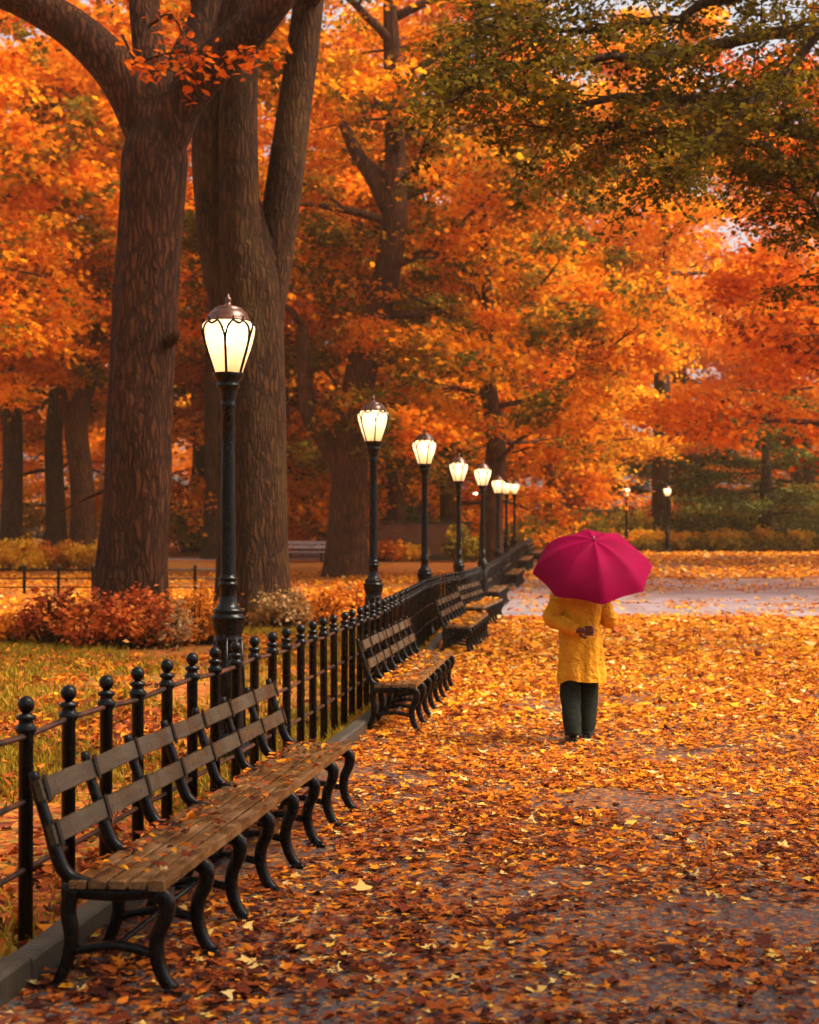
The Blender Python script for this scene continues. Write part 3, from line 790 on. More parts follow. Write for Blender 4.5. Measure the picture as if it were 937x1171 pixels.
def forked_tree():
    rnd = random.Random(31); rng = np.random.default_rng(31); Z = 58.0
    base = at(397, 655, Z); base.z = gz(Z)
    W = lambda px, py, dz=0: at(px, py, Z+dz) - base
    tb = MB()
    v, f = fluted([Vector((0,0,-.2)), W(397,600), W(400,540), W(405,480), W(414,420), W(428,370), W(443,310), W(452,240), W(452,170), W(448,60), W(445,-60)],
                  [.80,.72,.68,.66,.62,.55,.50,.48,.40,.32,.2], 70, .10, 2.0, flare=1.25, sides=36); tb.add(v, f)
    def limb(pts, rad, sd): 
        v, f = fluted(pts, rad, 26, .12, sd, flare=1.0, sides=20); tb.add(v, f)
    limb([W(398,555), W(385,525), W(370,500), W(354,478), W(349,440), W(347,400), W(346,372)], [.42,.40,.36,.32,.30,.28,.22], 2)
    limb([W(449,250), W(430,210), W(408,175), W(396,150), W(380,120)], [.34,.32,.28,.22,.12], 3)
    limb([W(352,425,0), W(368,420,-.3), W(385,440,-.6)], [.12,.10,.05], 9)
    cr = Crown(); sz = .27
    for k in range(16):
        h = 360 - 26*k; u = k/15
        p = W(lerp_tab([(-60,445),(60,448),(170,452),(240,452),(310,443),(370,428),(420,414)], h), h)
        a = k*2.4 + .4
        limb_with_leaves(tb, cr, p, (math.cos(a), math.sin(a), .15+.5*u), 7.5 - 2.6*abs(u-.4), .20, rnd, rng, sz, 70, 6, 4, .05, tone=(.52,.17), spread=.62, flat=.3, droop=.22, from_=.2)
    for (p, d) in ((W(346,372), (-.6,-.3,.5)), (W(380,120), (-.9,-.2,.6)), (W(347,400), (-.9,.4,.2)), (W(405,470), (.4,-.8,.2)), (W(414,420), (.9,-.5,.1))):
        limb_with_leaves(tb, cr, p, d, 6.0, .14, rnd, rng, sz, 70, 6, 4, .05, tone=(.52,.17), spread=.6, flat=.3, droop=.22)
    me = cr.mesh('crown', M['leaf_mixed'], rng)
    return tree_obj('maple_tree', base, tb, me, M['bark_mid'], 'orange tree with a broken forked trunk standing behind the second lamp', 'tree')
forked_tree()

# ---- generic broad trees, shared shapes
def generic(seed, H, r0, cb, R, limbs, size, nl, tone=(.52,.17), up=.12, droop=.22, flat=.32, spread=.62, e0=.05, e1=.9, bend=0.3):
    rnd = random.Random(seed); rng = np.random.default_rng(seed)
    tb = MB(); cr = Crown()
    tp = [Vector((0,0,-.4))] + [Vector((rnd.gauss(0,bend)*(i/6), rnd.gauss(0,bend)*(i/6), H*.82*i/6)) for i in range(1, 7)]
    v, f = fluted(tp, [r0, r0*.88, r0*.8, r0*.68, r0*.5, r0*.33, r0*.12], 40, .10, seed*1.7, flare=1.25, sides=22); tb.add(v, f)
    S = spline(tp, 60)
    for k in range(limbs):
        u = (k + rnd.random()*.8)/limbs
        h = cb + (H*.80 - cb)*u
        j = min(range(60), key=lambda q: abs(S[q].z - h)); p = S[j]
        a = k*2.399 + rnd.gauss(0,.3)
        prof = math.sqrt(max(.05, 1 - ((u-.32)/.74)**2))
        el = e0 + (e1-e0)*u*u
        limb_with_leaves(tb, cr, p, (math.cos(a), math.sin(a), el), R*prof*rnd.uniform(.8,1.1), r0*.28*(1-.6*u), rnd, rng, size, nl, 6, 4, up, tone, spread, flat, droop, from_=.22)
    return tb, cr, rng

GEN = {}
def gen_mesh(key, args, bark, leaf):
    tb, cr, rng = generic(**args)
    GEN[key] = (tb.mesh('trunk', bark), cr.mesh('crown', leaf, rng))
gen_mesh('broad',  dict(seed=41, H=21, r0=.55, cb=4.6, R=8.0, limbs=16, size=.27, nl=75), M['bark_mid'], M['leaf_orange'])
gen_mesh('droop',  dict(seed=42, H=18, r0=.45, cb=2.6, R=7.5, limbs=18, size=.27, nl=75, e0=-.05, up=-.35, droop=.35), M['bark_mid'], M['leaf_orange'])
gen_mesh('tall',   dict(seed=43, H=25, r0=.58, cb=8.5, R=7.5, limbs=16, size=.28, nl=75), M['bark_dark'], M['leaf_mixed'])
gen_mesh('dark',   dict(seed=44, H=15, r0=.6, cb=2.0, R=6.5, limbs=18, size=.26, nl=70, e0=-.02, up=-.2, tone=(.45,.2)), M['bark_dark'], M['leaf_green'])
def place(key, x, y, s, rz, label, leaf=None, bark=None, name='maple_tree', group='orange trees behind the lawn and walk', sz=None):
    r = empty(name, (x, y, gz(y)), rz, label, 'tree', group)
    r.scale = (s, s, sz or s)
    for nm, me in zip(('trunk', 'crown'), GEN[key]):
        o = obj_from_mesh(nm, me, r)
        ov = bark if nm == 'trunk' else leaf
        if ov is not None:
            o.material_slots[0].link = 'OBJECT'; o.material_slots[0].material = ov
    return r

# three bare trunks at far left
place('tall', -20.1, 75, 1.0, .3, 'dark trunked tree at the far left edge of the lawn', M['leaf_mixed'])
place('tall', -18.2, 76.5, .95, 2.1, 'slim dark tree second from the left, just beyond the rail fence', M['leaf_mixed2'])
# the leaning brown one, with a bent limb
def leaning():
    rnd = random.Random(51); rng = np.random.default_rng(51); Z = 73.0
    base = at(94, 632, Z); base.z = gz(Z)
    W = lambda px, py, dz=0: at(px, py, Z+dz) - base
    tb = MB()
    v, f = fluted([Vector((0,0,-.3)), W(95,590), W(92,540), W(87,490), W(92,460), W(105,430), W(112,380), W(118,300), W(120,200)], [.66,.58,.56,.55,.46,.38,.30,.24,.15], 50, .1, 4, flare=1.2, sides=26); tb.add(v, f)
    v, f = fluted([W(88,495), W(78,475), W(70,455), W(66,400), W(60,300), W(50,220)], [.42,.38,.33,.3,.24,.12], 26, .1, 7, flare=1.0, sides=18); tb.add(v, f)
    tb.tube(spline([W(118,442), W(95,427), W(70,425), W(40,438), W(10,455)], 14), [.16-.008*i for i in range(14)], 8)
    cr = Crown()
    for k in range(13):
        u = k/12; p = W(112+8*u, 380-200*u) if k % 2 else W(66-14*u, 400-180*u); a = k*2.4
        limb_with_leaves(tb, cr, p, (math.cos(a), math.sin(a), .1+.6*u), 6.5-2*u, .15, rnd, rng, .28, 70, 6, 4, .05, (.5,.17), .62, .3, .22)
    me = cr.mesh('crown', M['leaf_mixed2'], rng)
    tree_obj('maple_tree', base, tb, me, M['bark_mid'], 'leaning brown tree with split trunk and arched limb, left of the thick elm', 'tree')
leaning()
TREES = [
 ('tall', -20.0, 56, 1.0, .7, 'orange and olive boughs reaching in high over the left edge', 'leaf_mixed2'),
 ('droop', -7.2, 82, 1.10, 1.9, 'orange tree whose boughs show between the two big elms', 'leaf_orange'),
 ('tall', -13.0, 92, 1.0, 4.4, 'golden tree far behind the split trunk on the left lawn', 'leaf_gold'),
 ('droop', -24, 100, 1.2, 2.7, 'golden tree deep at the left, beyond the slim dark trunks', 'leaf_gold'),
 ('broad', -3.0, 84, 1.15, 3.3, 'tall orange tree behind the forked trunk', 'leaf_orange'),
 ('droop', 2.0, 76, 1.10, .4, 'orange tree spreading low over the fourth and fifth lamps', 'leaf_mixed2'),
 ('broad', 3.3, 60, .92, 5.1, 'orange and olive tree leaning over the middle lamps', 'leaf_mixed'),
 ('droop', 7.5, 107, 1.2, 1.2, 'red orange tree with boughs low behind the umbrella', 'leaf_red'),
 ('broad', 8.6, 88, 1.00, 2.2, 'glowing orange tree centred above the end of the walk', 'leaf_gold'),
 ('tall', 15.6, 92, 1.05, 3.9, 'golden orange tree with a dark bare trunk behind the right hand lamps', 'leaf_gold'),
 ('broad', 15.8, 50, .95, .9, 'red orange tree reaching in over the walk from the right edge', 'leaf_red'),
 ('broad', 24.5, 68, 1.05, 2.9, 'orange tree high above the dark evergreens at right', 'leaf_orange'),
 ('droop', 27, 104, 1.1, 4.0, 'orange tree glimpsed behind the dark evergreens', 'leaf_orange'),
 ('broad', 5.5, 126, 1.2, 4.2, 'distant golden tree beyond the end of the fence', 'leaf_gold'),
 ('droop', -6, 118, 1.25, 5.0, 'distant olive tree beyond the low brown wall', 'leaf_olive'),
 ('broad', -32, 118, 1.3, 1.0, 'distant orange tree at the far left skyline', 'leaf_orange'),
 ('droop', -18, 128, 1.25, .2, 'distant golden tree between the far left trunks', 'leaf_gold'),
 ('tall', -9.5, 74, 1.35, 1.3, 'tall olive and orange tree topping the gap left of the furrowed elm', 'leaf_mixed2'),
 ('tall', 0.5, 92, 1.5, 2.3, 'very tall orange tree rising behind the forked trunk', 'leaf_orange'),
 ('tall', -22, 66, 1.3, 5.3, 'tall orange and olive tree high in the top left corner', 'leaf_mixed2'),
 ('tall', 13.0, 118, 1.65, .8, 'very tall golden tree behind the hanging olive boughs', 'leaf_gold'),
 ('tall', 35.0, 112, 1.45, 3.0, 'tall orange tree behind the red orange one at the right', 'leaf_orange'),
 ('tall', 7.0, 108, 1.5, 5.6, 'very tall orange tree at the end of the walk', 'leaf_orange'),
 ('tall', 23.0, 126, 1.65, 4.6, 'very tall orange tree far behind the right hand lamps', 'leaf_orange'),
 ('tall', -17.0, 90, 1.5, 2.9, 'very tall orange tree hidden low down by the furrowed elm', 'leaf_mixed2'),
 ('tall', -7.0, 97, 1.55, 3.6, 'very tall orange tree just right of the huge elm, far back', 'leaf_orange'),
 ('tall', -24.0, 82, 1.6, 1.7, 'very tall orange tree filling the top left corner from beyond the frame', 'leaf_orange'),
 ('broad', -0.6, 74, .82, 2.0, 'olive green tree between the forked trunk and the middle lamps', 'leaf_olive'),
 ('droop', 36, 122, 1.3, 2.4, 'distant orange tree at the far right skyline', 'leaf_orange'),
]
for key, x, y, s, rz, lab, leaf in TREES: place(key, x, y, s, rz, lab, M[leaf], sz=1.5 if (x, y) == (15.6, 92) else None)
EVER = [(21.6, 90, .95, .5, 'dark green tree with a black trunk at the right, behind the hedge'),
        (29, 108, 1.1, 2.6, 'dark green tree at the right edge, deeper than the black trunk'),
        (17.6, 104, .75, 4.1, 'dark green tree between the right hand lamp and the black trunk')]
for x, y, s, rz, lab in EVER: place('dark', x, y, s, rz, lab, sz=s*.68, name='evergreen_tree', group='dark green trees at right')

place('tall', 9.6, 2.6, .75, 2.0, 'unseen elm added outside the frame to shade the near end of the walk', M['leaf_olive'], M['bark_dark'], 'elm_tree', 'unseen elms added to shade the foreground')  # out of view, added only to darken the foreground
# ---- the near tree whose olive boughs hang in from the right
def overhang():
    rnd = random.Random(61); rng = np.random.default_rng(61)
    base = Vector((10.2, 24.5, 0)); W = lambda px, py, z: at(px, py, z) - base
    tb = MB()
    v, f = fluted([Vector((0,0,-.3)), Vector((0,.1,3)), Vector((-.1,0,6)), Vector((-.4,-.1,9)), Vector((-.6,0,12)), Vector((-.5,.2,16))], [.55,.48,.44,.38,.3,.12], 60, .1, 5, flare=1.3, sides=36); tb.add(v, f)
    cr = Crown()
    boughs = [((-.1,0,5.5), [(1010,235,24), (937,165,23.5), (850,130,23), (740,110,22.5), (640,118,22), (560,95,21.5)], .15),
              ((-.2,0,7), [(1000,60,23.5), (900,40,23), (800,60,22.5), (700,70,22), (600,75,21.5), (520,105,21)], .14),
              ((-.1,0,5.8), [(1000,200,24.6), (930,205,24.5), (860,165,24), (800,150,23.5), (700,150,23), (620,140,22.5)], .12),
              ((-.3,0,8), [(1000,-40,24), (880,-20,23.5), (760,20,23), (650,40,22.5), (560,60,22)], .13),
              ((-.1,0,4.6), [(1010,330,24), (960,270,24), (925,235,23.8), (890,190,23.5)], .09),
              ((-.2,0,6.8), [(1000,90,25.5), (900,95,25.5), (800,110,25), (720,150,25), (675,190,24.6)], .10),
              ((-.1,0,7.2), [(990,20,22), (890,90,21.5), (820,160,21), (770,190,21)], .09),
              ((-.2,0,9.5), [(980,-80,24), (850,-60,23.5), (720,-30,23), (620,0,22.5), (540,30,22)], .12)]
    for s0, pp, r in boughs:
        pts = spline([Vector(s0)] + [W(*q) for q in pp], 22)
        pts = [p + Vector((rnd.gauss(0,.05), rnd.gauss(0,.05), rnd.gauss(0,.05))) for p in pts]
        tb.tube(pts, [r*(1-.86*i/21) for i in range(22)], 7)
        for k in range(5, 22):
            p = pts[k]; t = (pts[k]-pts[k-1]).normalized()
            for sg in (-1, 1):
                side = t.cross(Vector((0,0,1))).normalized()*sg
                d = t*rnd.uniform(.3,1) + side*rnd.uniform(.5,1.0) + Vector((0,0,rnd.uniform(-.25,.35)))
                L2 = rnd.uniform(.9,2.0)*(1.1-.35*k/21)
                p2 = walk(p, d, L2, 5, rnd, .16, -.15)
                tb.tube(p2, [.018*(1-.15*i) for i in range(6)], 4)
                for q in range(4):
                    j = 1+q; d3 = (p2[j]-p2[j-1]).normalized()*.8 + Vector((rnd.gauss(0,.5), rnd.gauss(0,.5), rnd.gauss(-.05,.3)))
                    tw = walk(p2[j], d3, rnd.uniform(.35,.8), 3, rnd, .15, -.2)
                    tb.tube(tw, [.007,.006,.005,.003], 3)
                    cr.spray(tw, 27, rng, .095, .13, .4, (.43,.19), .25)
    for k in range(7):
        a = -.9 + k*.75
        limb_with_leaves(tb, cr, Vector((-.5,.1,9.5+.8*k)), (math.cos(a), math.sin(a), .5), 6, .14, rnd, rng, .2, 60, 6, 4, .1, (.4,.17), .5)
    me = cr.mesh('crown', M['leaf_olive'], rng)
    tree_obj('elm_tree', base, tb, me, M['bark_dark'], 'olive leaved tree whose dark boughs hang across the top right', 'tree')
overhang()

# ------------------------------------------------------------------ shrubs
def shrub(name, x, y, w, d, h, nclump, nleaf, size, leaf, label, seed, group=None, tone=(.5,.2), cat='shrub', bark=None, top=None):
    rnd = random.Random(seed); rng = np.random.default_rng(seed)
    r = empty(name, (x, y, gz(y)), 0, label, cat, group)
    tb = MB(); cr = Crown(); 
    tops = Crown()
    for k in range(nclump):
        a = rnd.uniform(0, 2*PI); rr = math.sqrt(rnd.random()); hh = h*(.25+.75*rnd.random()*math.sqrt(max(0,1-rr*rr*.8)))*rnd.uniform(.8,1.1)
        p = Vector((w/2*rr*math.cos(a), d/2*rr*math.sin(a), hh*.92))
        st = spline([Vector((p.x*.35, p.y*.35, -.05)), Vector((p.x*.7, p.y*.7, hh*.55)), p], 5)
        tb.tube(st, [.022*(1-.15*i) for i in range(5)], 4)
        c = tops if (top and hh > h*.62) else cr
        c.spray([st[2], st[3], st[4]], nleaf, rng, size, max(.12, min(w,d)*.11), .7, tone, .1)
    tb.build('stems', bark or M['bark_dark'], r)
    if cr.P: obj_from_mesh('foliage', cr.mesh('foliage', leaf, rng, T_DIAMOND, .3), r)
    if tops.P: obj_from_mesh('flower_heads', tops.mesh('flower_heads', top, rng, T_DIAMOND, .3), r)
    return r
def sx(px, y): return (px-468.5)/F*y
RG = 'red and orange shrubs around the elm trunks'
shrub('red_shrub', sx(140,25), 25.0, 2.1, 1.3, 1.12, 60, 55, .10, M['leaf_redshrub'], 'rounded red leaved shrub at the foot of the furrowed elm', 1, RG)
shrub('red_shrub', sx(62,25.4), 25.4, 1.1, .9, 1.2, 26, 50, .10, M['leaf_redshrub'], 'dark red shrub standing left of the rounded red one', 2, RG, tone=(.28,.15))
shrub('orange_shrub', sx(102,25.2), 25.4, 1.2, .9, 1.0, 26, 50, .10, M['leaf_orshrub'], 'brown orange shrub between the two red shrubs', 3, RG, tone=(.35,.2))
shrub('pale_shrub', sx(190,25.2), 25.0, .95, .9, .85, 22, 45, .09, M['leaf_tan'], 'shrub with pale whitish leaves at the right foot of the furrowed elm', 4, RG, tone=(.75,.25))
shrub('orange_shrub', sx(225,26), 25.8, 1.4, 1.0, 1.2, 32, 50, .10, M['leaf_orshrub'], 'orange shrub left of the nearest lamp post', 5, RG, tone=(.5,.2))
shrub('pale_shrub', sx(322,30), 30, 1.3, 1.0, .95, 30, 50, .10, M['leaf_tan'], 'pale tan shrub at the foot of the huge elm', 6, RG, tone=(.6,.2))
shrub('orange_shrub', sx(362,31), 31, 1.5, 1.1, .95, 30, 50, .11, M['leaf_orshrub'], 'orange brown shrub right of the pale tan shrub', 7, RG, tone=(.55,.2))
shrub('orange_shrub', sx(398,38), 38, 1.4, 1.0, .9, 26, 45, .12, M['leaf_orshrub'], 'orange shrub low before the forked tree trunk', 8, RG, tone=(.6,.2))
shrub('orange_shrub', sx(20,26), 25.8, 1.1, .9, .7, 18, 50, .10, M['leaf_orshrub'], 'orange shrub at the left edge of the lawn', 9, RG, tone=(.6,.2))
HG = 'shrubs behind the rail fence'
k = 0
for px, y, w, h, leaf, lab in [(15,62,3.2,1.7,'leaf_yellow','golden shrub at the left edge behind the rail fence'), (62,63,2.8,1.5,'leaf_orshrub','orange shrub behind the second post of the rail fence'),
                         (105,62,2.4,1.7,'leaf_yellow','golden shrub behind the rail fence beside the furrowed elm'), (215,84,3.4,3.2,'leaf_shrub_y','olive shrub seen between the two big elms'),
                         (345,88,3.5,3.6,'leaf_green','dark shrub behind the pale bench'), (460,80,3.4,4.2,'leaf_green','dark round shrub above the low brown wall'),
                         (30,100,6,4.5,'leaf_shrub_y','olive thicket far behind the slim dark trunks'), (128,102,7,4.5,'leaf_shrub_y','olive thicket far behind the leaning trunk'),
                         (235,108,6,4.0,'leaf_shrub_y','olive thicket deep between the big elms'), (330,104,5,3.0,'leaf_yellow','golden thicket behind the pale bench'),
                         (520,100,6,4.5,'leaf_olive','brown olive thicket behind the fourth lamp'), (420,98,6,4,'leaf_olive','brown olive thicket behind the forked trunk'),
                         (437,70.5,2.0,1.3,'leaf_orshrub','orange shrub at the left end of the low brown wall'), (533,70,2.2,1.9,'leaf_shrub_y','olive shrub at the right end of the low brown wall'), (470,70.8,1.6,.9,'leaf_yellow','small golden shrub before the low brown wall')]:
    k += 1
    shrub('shrub', sx(px,y), y, w, w*.6, h, 46, 60, .17 if y < 70 else .24, M[leaf], lab, 70+k, HG)
EG = 'shrubs and hedge plants at the end of the walk'
for px, y, w, h, leaf, lab, tp in [
   (645,89.5,6.5,3.5,'leaf_shrub_y','big yellow green shrub behind the umbrella, to its left',None), (700,90.5,5.5,3.2,'leaf_shrub_y','yellow green shrub behind the umbrella, to its right',None),
   (662,86,2.4,2.2,'leaf_green','dark low shrub just above the umbrella',None), (800,92,5.5,3.8,'leaf_shrub_y','olive shrub right of the far hedge lamp',None), (745,96,4.5,4.4,'leaf_redshrub','red brown shrub left of the far hedge lamp',None),
   (850,92,5.0,3.4,'leaf_shrub_y','olive shrub below the black trunk at right',None), (905,94,5.5,3.6,'leaf_olive','brown olive shrub near the right edge',None),
   (600,88,3.0,2.2,'leaf_shrub_y','yellow shrub at the end of the fence',None),
   (735,87,2.8,1.5,'leaf_shrub_y','low hedge plant left of the far hedge lamp','leaf_yellow'), (780,87.3,2.8,1.5,'leaf_shrub_y','golden topped hedge plant just right of the far hedge lamp','leaf_yellow'),
   (825,87,2.8,1.6,'leaf_shrub_y','golden topped hedge plant under the olive shrub','leaf_yellow'), (868,87.4,2.8,1.6,'leaf_shrub_y','golden topped hedge plant under the black trunk','leaf_yellow'),
   (912,87,2.8,1.6,'leaf_shrub_y','golden topped hedge plant at the right edge','leaf_yellow'), (955,87,2.8,1.5,'leaf_shrub_y','golden topped hedge plant cut by the right edge','leaf_yellow'),
   (692,87,2.4,1.5,'leaf_yellow','golden shrub peeping over the umbrella at right','leaf_yellow')]:
    k += 1
    shrub('hedge_shrub', sx(px,y), y, w, w*.55, h, 75, 65, .20, M[leaf], lab, 70+k, EG, top=M[tp] if tp else None)
# far wood: one mass
rng = np.random.default_rng(90); cr = Crown()
for q in range(520):
    x = rng.uniform(-75, 75); y = rng.uniform(145, 170); z = gz(y) + rng.uniform(0, 30) * (1 - .3*rng.random())
    cr.spray([Vector((x,y,z)), Vector((x+rng.normal(0,1.5), y, z-.6)), Vector((x+rng.normal(0,2.5), y, z-.8))], 70, rng, .75, 1.5, .6, (.45,.2), .1)
tag(obj_from_mesh('far_wood', cr.mesh('far_wood', M['leaf_gold'], rng)), 'distant mass of orange and olive woodland closing the view', 'woods', kind='stuff')

# ------------------------------------------------------------------ fallen leaves and grass
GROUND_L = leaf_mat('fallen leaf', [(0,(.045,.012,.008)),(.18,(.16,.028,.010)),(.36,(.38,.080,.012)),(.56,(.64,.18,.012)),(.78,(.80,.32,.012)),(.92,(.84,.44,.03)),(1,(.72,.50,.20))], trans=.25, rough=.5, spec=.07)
M['fallen'] = GROUND_L
def blot(x, y, sc, seed):
    rs = np.random.default_rng(seed); out = np.zeros_like(x)
    for o in range(9):
        a = rs.uniform(0, 2*PI); k_ = sc*rs.uniform(.5, 2.2); ph = rs.uniform(0, 6.3)
        out += np.sin((x*math.cos(a) + y*math.sin(a))*k_ + ph)/3
    return out
def fxn(y): return np.interp(y, [a for a, _ in FENCE], [b for _, b in FENCE])
Vs, Fs, Ts, off = [], [], [], 0
def put(Vs, Fs, Ts, V, Fc, T):
    o = sum(len(v) for v in Vs); Vs.append(V); Fs.append(Fc + o); Ts.append(T)
def scatter_path(y0, y1, dens, size, tmpl, seed, cover, pad=.4, curl=.5, tilt=.2, yel=0.0, xr=None):
    rng = np.random.default_rng(seed)
    half = .5*y1*937/F
    A = (y1-y0)*(half*2+2*pad); n = int(A*dens)
    y = rng.uniform(y0, y1, n); x = rng.uniform(-half-pad, half+pad, n)
    keep = (x > fxn(y)+.30) & (np.abs(x) < .5*y*937/F + pad)
    b = blot(x, y, 1.1, 5) + .6*blot(x, y, 4.0, 6)
    keep &= (b + rng.normal(0, .55, n) > cover(y))
    x, y, b = x[keep], y[keep], b[keep]; n = len(x)
    P = np.stack([x, y, gz_np(y) + .010 + rng.random(n)**2*.03], 1)
    s = size*np.exp(np.clip(rng.normal(-.05, .33, n), -.9, .6))
    V, Fc = leaves_np(P, s, rng, tmpl, tilt=tilt, curl=curl, aspect=(.7, 1.15))
    t = rng.normal(0, .20, n) + np.interp(y, [5, 8, 11.5, 17, 30, 60], [.20, .31, .46, .55, .58, .58]) + .05*blot(x, y, 1.6, 8)  # nearer leaves redder by themselves, with foreground shade put into their tone too
    pale = rng.random(n) < .06; t[pale] = rng.uniform(.93, 1, pale.sum())
    return V, Fc, np.repeat(np.clip(t, 0, 1), len(tmpl[1]))
groups = {3: ([], [], []), 4: ([], [], [])}
g = groups[3]
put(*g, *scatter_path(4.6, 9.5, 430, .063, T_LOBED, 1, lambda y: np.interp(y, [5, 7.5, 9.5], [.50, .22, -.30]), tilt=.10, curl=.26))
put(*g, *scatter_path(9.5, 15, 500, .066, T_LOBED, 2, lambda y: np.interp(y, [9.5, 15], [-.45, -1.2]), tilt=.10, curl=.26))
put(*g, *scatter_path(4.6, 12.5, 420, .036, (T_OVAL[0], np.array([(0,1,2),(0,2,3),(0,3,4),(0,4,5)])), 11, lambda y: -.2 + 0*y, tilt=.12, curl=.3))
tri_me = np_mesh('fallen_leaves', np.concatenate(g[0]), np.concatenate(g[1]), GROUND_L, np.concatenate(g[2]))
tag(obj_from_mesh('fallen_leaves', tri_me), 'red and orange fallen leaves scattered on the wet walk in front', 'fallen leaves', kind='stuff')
g = groups[4]
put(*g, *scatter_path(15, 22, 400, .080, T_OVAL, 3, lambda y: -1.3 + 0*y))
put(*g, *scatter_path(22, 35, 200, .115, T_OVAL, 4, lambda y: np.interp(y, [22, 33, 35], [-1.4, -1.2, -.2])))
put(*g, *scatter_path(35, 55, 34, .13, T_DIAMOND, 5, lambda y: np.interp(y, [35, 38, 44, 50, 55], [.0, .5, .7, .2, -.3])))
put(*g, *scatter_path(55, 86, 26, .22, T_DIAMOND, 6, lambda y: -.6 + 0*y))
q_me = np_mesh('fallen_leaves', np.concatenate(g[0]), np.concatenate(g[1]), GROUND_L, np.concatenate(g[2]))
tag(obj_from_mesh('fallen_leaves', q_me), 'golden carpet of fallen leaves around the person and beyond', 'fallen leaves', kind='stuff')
# lawn side
def scatter_lawn(y0, y1, dens, size, tmpl, seed, tone, cov):
    rng = np.random.default_rng(seed)
    xl = -.5*y1*937/F - .6
    n = int((y1-y0)*(8-xl)*dens); y = rng.uniform(y0, y1, n); x = rng.uniform(xl, 8, n)
    keep = (x < fxn(y)+.14) & (x > -.5*y*937/F - .6)
    b = blot(x, y, .9, 15) + .5*blot(x, y, 3.0, 16)
    keep &= b + rng.normal(0, .45, n) > cov
    x, y = x[keep], y[keep]; n = len(x)
    P = np.stack([x, y, gz_np(y) + .015 + rng.random(n)*.04], 1)
    V, Fc = leaves_np(P, size*rng.uniform(.6, 1.3, n), rng, tmpl, tilt=.35, curl=.5, aspect=(.7,1.15))
    t = rng.normal(tone, .17, n)
    return V, Fc, np.repeat(np.clip(t, 0, 1), len(tmpl[1]))
a = ([], [], [])
put(*a, *scatter_lawn(4.6, 16, 200, .08, T_OVAL, 21, .30, -.05))
put(*a, *scatter_lawn(16, 30, 80, .11, T_OVAL, 22, .45, .25))
put(*a, *scatter_lawn(30, 60, 26, .2, T_DIAMOND[0:2], 23, .64, -.2))
tag(obj_from_mesh('lawn_leaves', np_mesh('lawn_leaves', np.concatenate(a[0]), np.concatenate(a[1]), GROUND_L, np.concatenate(a[2]))), 'orange and red leaves lying on the lawn behind the fence', 'fallen leaves', kind='stuff')
# grass blades
def grass(y0, y1, dens, h, seed):
    rng = np.random.default_rng(seed); xl = -.5*y1*937/F - .5
    n = int((y1-y0)*(8-xl)*dens); y = rng.uniform(y0, y1, n); x = rng.uniform(xl, 8, n)
    keep = (x < fxn(y)+.15) & (x > -.5*y*937/F - .5)
    edge = np.exp(-((fxn(y)-x)/.5)**2)
    keep &= (blot(x, y, .8, 31) + .8*blot(x, y, 5, 33)*.4 + 1.0*edge + rng.normal(0,.3,n) > .0)
    x, y = x[keep], y[keep]; n = len(x)
    z = gz_np(y); hh = h*rng.uniform(.5, 1.4, n); a = rng.uniform(0, 2*PI, n); w = .006 + .0006*y
    ca, sa = np.cos(a), np.sin(a); ln = rng.normal(0, .45, n)*hh; ln2 = rng.normal(0, .45, n)*hh
    V = np.stack([np.stack([x-w*ca, y-w*sa, z], 1), np.stack([x+w*ca, y+w*sa, z], 1), np.stack([x+ln, y+ln2, z+hh], 1)], 1).reshape(-1, 3)
    return V, np.arange(n*3).reshape(-1, 3), np.clip(rng.normal(.5, .2, n), 0, 1)
M['grass'] = leaf_mat('grass blades', [(0,(.07,.055,.008)),(.5,(.26,.175,.012)),(1,(.48,.26,.02))], trans=.3)
a = ([], [], [])
put(*a, *grass(4.6, 16, 900, .075, 41)); put(*a, *grass(16, 34, 260, .09, 42))
tag(obj_from_mesh('grass', np_mesh('grass', np.concatenate(a[0]), np.concatenate(a[1]), M['grass'], np.concatenate(a[2]))), 'yellow green grass blades of the lawn along the fence', 'grass', kind='stuff')
# leaves lying on the bench seats
a = ([], [], [])
for i, (loc, rz) in enumerate(BMAT[:4]):
    rng = np.random.default_rng(100+i); n = [330, 200, 130, 80][i]
    lx = rng.uniform(-.37, .02, n); ly = rng.uniform(.02, BL-.02, n)
    lx = np.where(rng.random(n) < .55, -.37 + np.abs(rng.normal(0, .12, n)), lx); lx = np.clip(lx, -.38, .01)
    c, s_ = math.cos(rz), math.sin(rz)
    P = np.stack([loc.x + lx*c - ly*s_, loc.y + lx*s_ + ly*c, loc.z + .468 + .016*(lx+.375)/.4 + rng.random(n)*.008], 1)
    V, Fc = leaves_np(P, [.050,.075,.10,.12][i]*rng.uniform(.4,1.25,n), rng, T_OVAL, tilt=.16, curl=.4, aspect=(.7,1.1))
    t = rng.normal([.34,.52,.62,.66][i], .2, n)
    put(*a, V, Fc, np.repeat(np.clip(t, 0, 1), 2))
tag(obj_from_mesh('bench_leaves', np_mesh('bench_leaves', np.concatenate(a[0]), np.concatenate(a[1]), GROUND_L, np.concatenate(a[2]))), 'small fallen leaves lying wet on the bench seats', 'fallen leaves', kind='stuff')

# ------------------------------------------------------------------ rail fence on the lawn
fy = 47.0; xs = [-16.5 + 1.08*i for i in range(12)]
r = empty('rail_fence', (xs[0], fy, gz(fy)), 0, 'low dark rail fence crossing the lawn behind the furrowed elm', 'fence')
pm = MB(); pm.lathe([(.05,-.05),(.05,.82),(.06,.84),(.05,.9),(.01,.93)], 8); pmm = pm.mesh('post', M['iron'])
for x in xs: obj_from_mesh('post', pmm, r, (x-xs[0], 0, 0))
for h in (.2, .48, .76):
    t = MB(); t.tube([(-.5,0,h), (xs[-1]-xs[0]+.5,0,h)], .022, 6); t.build('rail', M['iron'], r)

